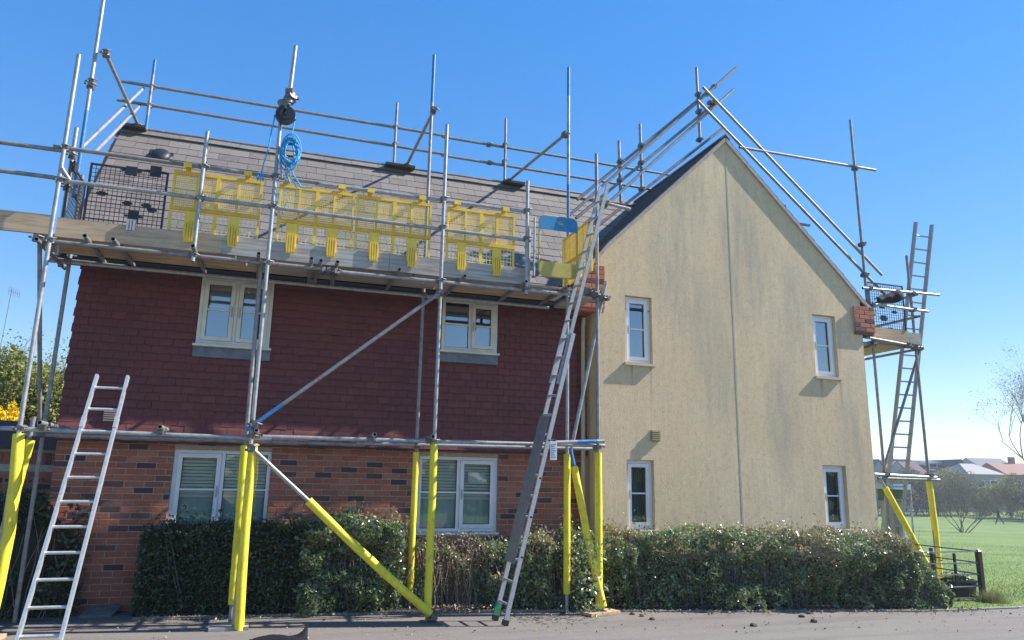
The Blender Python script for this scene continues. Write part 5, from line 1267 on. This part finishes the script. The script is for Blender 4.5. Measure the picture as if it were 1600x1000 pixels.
# ================================================================== RIGHT BACKGROUND
tree('tree', 'bare winter tree at the right edge against the sky', tuple(bz(1640, 790, 46)), 11.5, 41, 6, LEAF_PINK, 3200, .06, spread=.55, bark=simple_noisy('pale far bark', (.20, .17, .16), (.28, .25, .23), 5, .9), r0=.11, puff=.25)
b = ground_hit(1505, 832)
tree('bush', 'bare round bush standing alone on the lawn', tuple(b), 3.9, 47, 5, LEAF_PINK, 8000, .05, spread=.5, stems=7, cat='bush', bark=simple_noisy('grey bark', (.09, .08, .075), (.16, .145, .13), 8, .9), puff=.14)
for i, (px, py, w_, h, M_, lab) in enumerate((
        (1392, 806, 60, 60, LEAF_FAR, 'shrub in the far hedgerow just right of the cream gable'), (1432, 806, 60, 72, LEAF_PINK, 'grey brown bare shrub in the far hedgerow behind the yellow posts'),
        (1466, 806, 70, 66, LEAF_FAR, 'greenish shrub in the far hedgerow left of the lone bush'), (1510, 806, 80, 70, LEAF_FAR, 'bare shrub in the far hedgerow behind the lone bush'),
        (1541, 806, 30, 44, LEAF_DARK, 'dark evergreen shrub just left of the walking person'), (1580, 810, 66, 62, LEAF_LIGHT, 'olive green shrub just right of the walking person'),
        (1612, 812, 60, 76, LEAF_FAR, 'far shrub at the right edge under the bare tree'), (1485, 800, 60, 66, LEAF_LIGHT, 'yellow green shrub rising behind the far hedgerow'), (1640, 815, 80, 76, LEAF_PINK, 'bare thicket beyond the right edge'))):
    mound('shrub', lab, px, py, w_ * 1.1, h * 1.12, M_, 5200, .17, 50 + i, group='shrubs of the far hedgerow')
# walking person
pb = ground_hit(1562, 820); pd = (pb - CAM).dot(FWD); PS = 26 * pd / FOC / 1.75
def person():
    t = bpy.data.meshes.new('person'); J = {}
    u = Vector((RIGHT.x, RIGHT.y, 0)).normalized() * -1; w_ = Vector((0, 0, 1)); s_ = u.cross(w_)      # walks to the left
    pt = lambda f, z, sd=0: u * f + w_ * z + s_ * sd
    V = [pt(0, .95), pt(.01, 1.15), pt(.03, 1.40), pt(.05, 1.50), pt(.07, 1.58), pt(.08, 1.68), pt(.10, 1.73),
         pt(.14, .55, .09), pt(.33, .12, .09), pt(.45, .05, .09), pt(-.04, .90, .09),
         pt(-.16, .50, -.09), pt(-.42, .16, -.09), pt(-.36, .03, -.09), pt(0, .90, -.09),
         pt(.02, 1.38, .18), pt(-.12, 1.12, .22), pt(.02, .92, .22), pt(.06, .84, .22), pt(.02, 1.38, -.18), pt(.12, 1.13, -.22), pt(.30, .98, -.20), pt(.37, .95, -.20)]
    E = [(0, 1), (1, 2), (2, 3), (3, 4), (4, 5), (5, 6), (0, 10), (10, 7), (7, 8), (8, 9), (0, 14), (14, 11), (11, 12), (12, 13), (2, 15), (15, 16), (16, 17), (17, 18), (2, 19), (19, 20), (20, 21), (21, 22)]
    R = [.15, .14, .15, .06, .075, .095, .07, .07, .05, .035, .10, .07, .05, .035, .10, .065, .05, .04, .03, .065, .05, .04, .03]
    t.from_pydata([tuple(v * PS) for v in V], E, [])
    o = bpy.data.objects.new('person', t); C.objects.link(o); o.modifiers.new('skin', 'SKIN')
    for i, r in enumerate(R): t.skin_vertices[0].data[i].radius = (r * PS, r * PS)
    t.skin_vertices[0].data[0].use_root = True
    place(o, pb, None); t.materials.append(mat('dark clothing', (.02, .025, .04), .8))
    o.modifiers.new('sub', 'SUBSURF').levels = 1; o.modifiers['sub'].render_levels = 1
    tag(o, 'person in dark clothing striding across the far lawn', 'person')
    mb = MB(); c = pb + pt(.085, 1.70) * PS; r = .105 * PS
    for a in range(4):
        for b_ in range(8):
            f = lambda a_, b2: c + u * (-.01) + Vector((r * math.sin(a_ * .35) * math.cos(b2 * math.pi / 4), r * math.sin(a_ * .35) * math.sin(b2 * math.pi / 4), r * math.cos(a_ * .35)))
            mb.add([f(a, b_), f(a + 1, b_), f(a + 1, b_ + 1), f(a, b_ + 1)], [(0, 1, 2, 3)], 0, True)
    mb.build('hair', mat('dark hair', (.02, .015, .012), .7), o)
    mb = MB(); mb.tube([c + u * .06 * PS + Vector((0, 0, -.05 * PS)), c + u * .125 * PS + Vector((0, 0, -.08 * PS))], .035 * PS, 6); mb.build('face', mat('skin tone', (.35, .2, .14), .6), o)
person()

# far houses
HU = Vector((RIGHT.x, RIGHT.y, 0)).normalized(); HV = Vector((-HU.y, HU.x, 0))
def far_house(label, px0, px1, ye, yr, dist, depth, wallM, roofM, front_gable=False, wins=(), dormers=(), hip=0.0, chimney=None, group='houses beyond the field'):
    """ye, yr: eaves and ridge rows in the photo; ridge runs across the view unless front_gable"""
    pm = (px0 + px1) / 2; b = on_dist(pm, ye, dist); hw = (px1 - px0) / 2 * dist / FOC; ze = b.z; zr = on_dist(pm, yr, dist).z; g = ground_z(b.x, b.y) - .3; b.z = g
    t = thing('house', label, 'house', b, group); P = lambda a, c, z: Vector((b.x, b.y, 0)) + HU * a + HV * c + Vector((0, 0, z))
    mb = MB(); q = [P(-hw, 0, 0), P(hw, 0, 0), P(hw, depth, 0), P(-hw, depth, 0)]
    lo = [v + Vector((0, 0, g)) for v in q]; hi = [v + Vector((0, 0, ze)) for v in q]; mb.add(lo + hi, [(0, 1, 5, 4), (1, 2, 6, 5), (2, 3, 7, 6), (3, 0, 4, 7)])
    if front_gable: mb.add([P(-hw, 0, ze), P(hw, 0, ze), P(0, 0, zr)], [(0, 1, 2)])
    elif not hip: mb.add([P(-hw, 0, ze), P(-hw, depth / 2, zr), P(-hw, depth, ze)], [(0, 1, 2)]); mb.add([P(hw, 0, ze), P(hw, depth, ze), P(hw, depth / 2, zr)], [(0, 1, 2)])
    mb.build('wall', wallM, t)
    mb = MB(); o_ = .3
    def slab(pts): n_ = (pts[1] - pts[0]).cross(pts[2] - pts[0]).normalized() * .15; k = len(pts); mb.add(pts + [p_ + n_ for p_ in pts], [tuple(range(k))[::-1], tuple(range(k, 2 * k))] + [(i, (i + 1) % k, k + (i + 1) % k, k + i) for i in range(k)])
    if front_gable:
        slab([P(-hw - o_, -.2, ze - .2), P(0, -.2, zr), P(0, depth, zr), P(-hw - o_, depth, ze - .2)][::-1]); slab([P(hw + o_, -.2, ze - .2), P(hw + o_, depth, ze - .2), P(0, depth, zr), P(0, -.2, zr)])
    else:
        slab([P(-hw - .1, -o_, ze - .15), P(hw + .1, -o_, ze - .15), P(hw - hip, depth / 2, zr), P(-hw + hip, depth / 2, zr)]); slab([P(hw + .1, depth + o_, ze - .15), P(-hw - .1, depth + o_, ze - .15), P(-hw + hip, depth / 2, zr), P(hw - hip, depth / 2, zr)])
        if hip: slab([P(-hw - .1, depth + o_, ze - .15), P(-hw - .1, -o_, ze - .15), P(-hw + hip, depth / 2, zr)]); slab([P(hw + .1, -o_, ze - .15), P(hw + .1, depth + o_, ze - .15), P(hw - hip, depth / 2, zr)])
    rf = mb.build('roof', roofM, t)
    for (fx, z_, w2, h2) in wins:
        a = fx * hw; mb = MB(); vs = [P(a - w2 / 2, -.04, ze + z_), P(a + w2 / 2, -.04, ze + z_), P(a + w2 / 2, -.04, ze + z_ + h2), P(a - w2 / 2, -.04, ze + z_ + h2)]; mb.add(vs + [v + HV * .1 for v in vs], [(0, 1, 2, 3), (0, 4, 5, 1), (1, 5, 6, 2), (2, 6, 7, 3), (3, 7, 4, 0)])
        wn = mb.build('window', PVC, t); mb = MB(); mb.add([v * .8 + (vs[0] + vs[2]) * .1 - HV * .02 for v in vs], [(0, 1, 2, 3)]); mb.build('pane', DARK, wn)
    for fx in dormers:
        a = fx * hw; zz = ze + (zr - ze) * .25; c0 = depth / 2 * .25 - .35; mb = MB(); w2 = 1.5; h2 = (zr - ze) * .5
        vs = [P(a - w2/2, c0, zz), P(a + w2/2, c0, zz), P(a + w2/2, c0, zz + h2), P(a - w2/2, c0, zz + h2)]; mb.add(vs + [v + HV * 1.6 for v in vs], [(0, 1, 2, 3), (0, 4, 5, 1), (1, 5, 6, 2), (2, 6, 7, 3), (3, 7, 4, 0)])
        dm = mb.build('dormer', PVC, rf); mb = MB(); mb.add([v * .7 + (vs[0] + vs[2]) * .15 - HV * .05 for v in vs], [(0, 1, 2, 3)]); mb.build('pane', DARK, t)
        mb = MB(); mb.add([P(a - w2*.7, c0 - .25, zz + h2), P(a + w2*.7, c0 - .25, zz + h2), P(a + w2*.7, c0 + 1.6, zz + h2 + .1), P(a - w2*.7, c0 + 1.6, zz + h2 + .1), P(a - w2*.7, c0 - .25, zz + h2 + .18), P(a + w2*.7, c0 - .25, zz + h2 + .18), P(a + w2*.7, c0 + 1.6, zz + h2 + .28), P(a - w2*.7, c0 + 1.6, zz + h2 + .28)], [(0, 3, 2, 1), (4, 5, 6, 7), (0, 1, 5, 4), (1, 2, 6, 5), (3, 0, 4, 7)]); mb.build('dormer_roof', PVC, rf)
    if chimney is not None:
        a = chimney * hw; c = P(a, depth / 2, zr - .4); mb = MB(); mb.obox(c, c + Vector((0, 0, 1.5)), .8, .6, up=HV); mb.build('chimney', wallM, rf)
FB = mat('far red brick', (.28, .12, .085), .9); FR = mat('far cream wall', (.45, .40, .36), .9); RB = mat('far plum tile', (.13, .085, .095), .85); RN = mat('far navy slate', (.035, .042, .065), .75)
RG = mat('far grey slate', (.15, .155, .18), .8); RP = mat('far pale tile', (.33, .31, .30), .8); RT = mat('far terracotta', (.30, .16, .12), .85); FGY = mat('far grey wall', (.30, .30, .31), .9)
far_house('pale house half hidden behind the cream gable', 1360, 1386, 737, 718, 120, 8, FR, RG, True, [(0, -2, 1, 1.2)])
far_house('far house with a plum tiled roof seen through the right ladder', 1384, 1428, 742, 722, 120, 8, FR, RB, False, [(-.4, -2, 1.1, 1.2), (.4, -2, 1.1, 1.2)], chimney=.3)
far_house('far house with a grey roof behind the plum roofs', 1398, 1440, 728, 717, 150, 9, FR, RG, False)
far_house('far house with a purple tiled roof left of the navy roof', 1424, 1452, 742, 721, 112, 8, FR, RB, False, [(0, -2, 1.1, 1.2)])
far_house('far house with a navy roof and two white dormers', 1448, 1496, 735, 720, 118, 9, FB, RN, False, [(-.5, -2.2, 1.2, 1.3), (.3, -2.2, 1.2, 1.3)], dormers=(-.38, .38))
far_house('far house showing a red brick gable beside the navy roof', 1492, 1512, 738, 718, 114, 10, FB, RN, True, [(0, -.6, .9, 1.1), (0, -3, 1, 1.2)])
far_house('far house with a dark slate roof just right of the red gable', 1508, 1546, 728, 720, 150, 9, FB, RN, False)
far_house('far house with a pale tiled hipped roof', 1512, 1568, 741, 725, 108, 9, FGY, RP, False, [(-.3, -2, 1.1, 1.2), (.4, -2, 1.1, 1.2)], hip=1.6)
far_house('large far house with a blue grey roof behind the pale roof', 1536, 1592, 733, 716, 135, 10, FGY, RG, False, [(.2, -2, 1.2, 1.2)])
far_house('far house with a terracotta roof at the right edge', 1572, 1640, 742, 724, 115, 9, FB, RT, False, [(-.5, -2, 1.1, 1.2)], chimney=.2)

# ================================================================== RAILING, PLANTER, BOX, LITTER
RAIL_GLARE = simple_noisy('glare pale rail paint', (.14, .15, .16), (.26, .27, .27), 20, .4, .2)  # grey stands for sun glare on the black front rails
rl = thing('railing', 'black metal railing round the corner of the lawn beside the hedge end', 'railing', (10.3, 8.7, 0)); xr = 10.3; ztop = .68
for i, y in enumerate((862, 880, 898, 917, 936)):
    z = onY(1500, y, 8.7).z; z = max(z, .04); mb = MB(); mb.box((8.95, 8.69, z - .008), (xr - .02, 8.72, z + .008)); mb.build('rail', RAIL_GLARE, rl)
    mb = MB(); mb.box((xr - .01, 8.75, z - .008), (xr + .02, 10.3, z + .008)); mb.build('rail', BLACKMETAL, rl)
for (x, y, w_) in ((xr, 8.70, .066), (9.45, 8.735, .05), (8.95, 8.70, .06), (xr + .005, 10.3, .066), (xr + .005, 9.55, .04), (9.86, 8.735, .03)):
    mb = MB(); mb.box((x - w_ / 2, y - w_ / 2 + .0, -.05), (x + w_ / 2, y + w_ / 2, ztop + (.02 if w_ > .05 else -.01))); 
    if w_ > .062: mb.add([(x - w_/2, y - w_/2, ztop + .02), (x + w_/2, y - w_/2, ztop + .02), (x + w_/2, y + w_/2, ztop + .02), (x - w_/2, y + w_/2, ztop + .02), (x, y, ztop + .05)], [(0, 1, 4), (1, 2, 4), (2, 3, 4), (3, 0, 4)])
    mb.build('post', BLACKMETAL, rl)
p0, p1 = onY(1480, 908, 9.0), onY(1520, 940, 9.0); t = thing('planter', 'dark plastic planter trough behind the railing', 'planter', (p0.x, 9.0, 0))
mb = MB(); vs = [(p0.x + .03, 8.92, .01), (p1.x - .03, 8.92, .01), (p1.x - .03, 9.15, .01), (p0.x + .03, 9.15, .01), (p0.x, 8.89, p0.z), (p1.x, 8.89, p0.z), (p1.x, 9.18, p0.z), (p0.x, 9.18, p0.z)]
mb.add(vs, [(0, 1, 5, 4), (1, 2, 6, 5), (2, 3, 7, 6), (3, 0, 4, 7), (0, 3, 2, 1)]); mb.obox((p0.x - .02, 8.88, p0.z), (p1.x + .02, 8.88, p0.z), .03, .03); mb.obox((p0.x - .02, 9.19, p0.z), (p1.x + .02, 9.19, p0.z), .03, .03); mb.build('trough', BLACKPL, t)
mb = MB(); mb.add([(p0.x, 8.9, p0.z - .03), (p1.x, 8.9, p0.z - .03), (p1.x, 9.17, p0.z - .03), (p0.x, 9.17, p0.z - .03)], [(0, 1, 2, 3)]); mb.build('compost', SOIL, t)
P = np.stack([rng.uniform(p0.x, p1.x, 500), rng.uniform(8.92, 9.16, 500), p0.z + rng.exponential(.03, 500)], 1); V, F = leaf_arrays(P, .04); np_mesh('plants', V, F, LEAF_DARK, t, (p0.x, 9, 0))
# box on posts beyond the gable corner
yb_ = 11.4; q0, q1, q2, q3 = onY(1394, 756, yb_), onY(1418, 765, yb_), onY(1416, 783, yb_), onY(1412, 832, yb_)
t = thing('cabinet', 'green box with a pale blue lid standing on pale panels beyond the gable corner', 'cabinet', (q0.x, yb_, 0))
mb = MB(); mb.box((q0.x + .02, yb_, q2.z), (q2.x, yb_ + .4, q1.z)); mb.build('body', simple_noisy('green paint', (.07, .12, .06), (.10, .15, .08), 9, .6), t)
mb = MB(); mb.obox((q0.x - .02, yb_ - .03, (q0.z + q1.z) / 2), (q1.x + .02, yb_ - .03, (q0.z + q1.z) / 2), .05, abs(q0.z - q1.z)); mb.box((q0.x - .02, yb_, q1.z + .004), (q1.x + .02, yb_ + .45, q0.z)); mb.build('lid', mat('pale blue lid', (.36, .52, .60), .45), t)
mb = MB(); mb.box((q0.x + .02, yb_ + .05, -.1), (q2.x - .05, yb_ + .35, q2.z - .004)); mb.build('plinth', simple_noisy('grey panel', (.30, .28, .26), (.36, .34, .32), 6, .8), t)
mb = MB(); mb.tube([(q1.x + .03, yb_, -.1), (q1.x + .06, yb_, q0.z)], .02, 8); mb.build('post', STEEL, t)
# leaning slab at the foot of the brick wing
a, b = onY(132, 950, 10.12), onY(190, 946, 10.12); mb = MB(); vs = [(a.x, 9.86, .01), (b.x - .06, 9.86, .01), (b.x, 10.14, a.z), (a.x + .04, 10.14, a.z)]
mb.add(vs + [Vector(v) + Vector((0, .03, .02)) for v in vs], [(0, 1, 2, 3), (7, 6, 5, 4), (0, 4, 5, 1), (1, 5, 6, 2), (2, 6, 7, 3), (3, 7, 4, 0)])
tag(mb.build('slab', simple_noisy('mossy slab', (.10, .11, .09), (.17, .17, .15), 12, .9)), 'grey green slab leaning against the foot of the brick wall', 'slab')
# dark sack on the road
c = onZ(435, 1004, 0); V = []; F = []; nx, ny = 13, 7
for j in range(ny):
    for i in range(nx):
        u, v = i / (nx - 1), j / (ny - 1); e = math.sin(math.pi * u) ** .5 * math.sin(math.pi * v) ** .5; cor = max(0, (u - .75) / .25) ** 2 * v ** 2
        V.append((c.x - .28 + .56 * u, c.y - .16 + .32 * v, .012 + e * (.05 + .015 * math.sin(9 * u + 7 * v)) + cor * .13))
for j in range(ny - 1):
    for i in range(nx - 1): F.append((j*nx+i, j*nx+i+1, (j+1)*nx+i+1, (j+1)*nx+i))
mb = MB(); mb.add(V, F, 0, True); o = mb.build('rubble_sack', CLOTH_BLACK); tag(o, 'crumpled black sack on the road with one corner sticking up', 'sack'); o.modifiers.new('thick', 'SOLIDIFY').thickness = .006
# clods and dropped bits along the edge of the road
def clod(seed, r):
    rr = random.Random(seed); bm = bmesh.new(); bmesh.ops.create_icosphere(bm, subdivisions=2, radius=r)
    for v in bm.verts: v.co = v.co * (1 + .5 * noise.noise(v.co * 40 + Vector((seed, 0, 0)))); v.co.z *= .6
    me = bpy.data.meshes.new('clod'); bm.to_mesh(me); bm.free(); me.materials.append(simple_noisy('clod earth', (.04, .03, .022), (.10, .08, .06), 40, .95) if 'clod earth' not in bpy.data.materials else bpy.data.materials['clod earth']); return me
CL = [clod(k, .026 + .006 * k) for k in range(4)]
for i, (px, py, lab) in enumerate(((1178, 978, 'largest dark clod of earth, alone in the middle of the road'), (1264, 959, 'dark clod on the kerb side of the road, rightmost of a close pair'), (1253, 964, 'dark clod on the road, left of a close pair below the hedge'),
        (1272, 972, 'small dark clod a little further from the hedge than the close pair'), (1003, 963, 'dark clod among dead leaves just right of the sole board'), (988, 960, 'small clod nearest the sole board below the gable corner'),
        (1019, 968, 'lone clod on the road right of the dead leaves by the sole board'), (880, 959, 'pale crumpled clod left of the sole board under the gable corner'))):
    p = onZ(px, py, .006); sc_ = 1.6 if i == 0 else random.uniform(.7, 1.2); o = inst('clod', CL[i % 4], (p.x, p.y, .016), None, (0, 0, i * 1.3), (sc_,) * 3); tag(o, lab, 'clod', 'clods of earth on the road')
P = []
for i in range(1500):
    x = rng.uniform(-1.2, 9.4); P.append((x, kerb_y(x) - abs(rng.normal()) * .16 + .08, .022 + rng.random() * .012))
for i in range(320):
    x = rng.uniform(-2.5, 10); P.append((x, kerb_y(x) - rng.random() * 1.4, .016))
for i in range(500): P.append((2.45 + rng.normal() * .22, kerb_y(2.4) + .08 + rng.normal() * .06, .03 + rng.random() * .05))
V, F = leaf_arrays(np.array(P), .028, .4, -.2, .6); V[:, 2] = np.maximum(V[:, 2], .012); o = np_mesh('leaf_litter', V, F, LEAF_LITTER); o['kind'] = 'stuff'
# grass blades on the near lawn
P = []
while len(P) < 26000:
    x = rng.uniform(9.2, 26); y = rng.uniform(8.2, 26)
    if y < kerb_y(x) + .03 or (x < 9.9 and y > 9.5) or 1.0 / (1 + .18 * math.hypot(x - 10, y - 8)) ** 2 < rng.random(): continue
    P.append((x, y, ground_z(x, y)))
P = np.array(P); n = len(P); a = rng.uniform(0, 6.28, n); h = rng.uniform(.015, .045, n); w_ = .005
V = np.stack([P + np.stack([np.cos(a) * w_, np.sin(a) * w_, -.01 * np.ones(n)], 1), P - np.stack([np.cos(a) * w_, np.sin(a) * w_, .01 * np.ones(n)], 1), P + np.stack([rng.normal(0, .025, n), rng.normal(0, .025, n), h], 1)], 1).reshape(-1, 3)
i = np.arange(n) * 3; o = np_mesh('grass_blades', V, np.stack([i, i + 1, i + 2], 1), GRASSBLADE); o['kind'] = 'stuff'
# tufts at the foot of the railing
P = np.stack([rng.normal(10.3, .09, 700), rng.normal(8.58, .07, 700), np.zeros(700)], 1); n = 700; a = rng.uniform(0, 6.28, n); h = rng.uniform(.05, .2, n)
V = np.stack([P + np.stack([np.cos(a) * .005, np.sin(a) * .005, 0 * a], 1), P - np.stack([np.cos(a) * .005, np.sin(a) * .005, 0 * a], 1), P + np.stack([rng.normal(0, .07, n), rng.normal(0, .07, n), h], 1)], 1).reshape(-1, 3)
i = np.arange(n) * 3; o = np_mesh('grass_tuft', V, np.stack([i, i + 1, i + 2], 1), leaf_mat('pale grass', [(.20, .22, .08), (.30, .27, .14), (.16, .2, .06)], .7, .2, .2)); o['kind'] = 'stuff'
mb = MB(); mb.add([(-60, -40, .012), (60, -40, .012), (60, -7, .012), (-60, -7, .012)], [(0, 1, 2, 3)]); o = mb.build('verge_grass', GRASS, None, (0, 0, 0)); o['kind'] = 'structure'
# belt of trees across the road, behind the camera: the lower windows mirror it
k = 16000; P = np.stack([rng.uniform(-45, 45, k), -15 + rng.normal(0, 1.0, k), rng.uniform(0, 1, k) ** .8 * 3.6], 1); P[:, 2] *= .75 + .3 * np.sin(P[:, 0] * .7) * np.sin(P[:, 0] * .23 + 1)
V, F = leaf_arrays(P, .6, .3, .1, .8); o = np_mesh('tree_belt', V, F, LEAF_LIGHT); o['kind'] = 'stuff'
# ================================================================== HAZE in the air over the field
mb = MB(); mb.box((-420, -380, -6.0), (560, 620, 16.0))
HZ = bpy.data.materials.new('air'); HZ.use_nodes = True; HZ.node_tree.nodes.remove(HZ.node_tree.nodes['Principled BSDF'])
pv = HZ.node_tree.nodes.new('ShaderNodeVolumePrincipled'); pv.inputs['Color'].default_value = (.86, .92, 1, 1); pv.inputs['Density'].default_value = 0.0009; pv.inputs['Anisotropy'].default_value = 0.3
HZ.node_tree.links.new(pv.outputs[0], HZ.node_tree.nodes['Material Output'].inputs['Volume'])
o = mb.build('haze', HZ, None, (0, 0, 0)); o['kind'] = 'stuff'
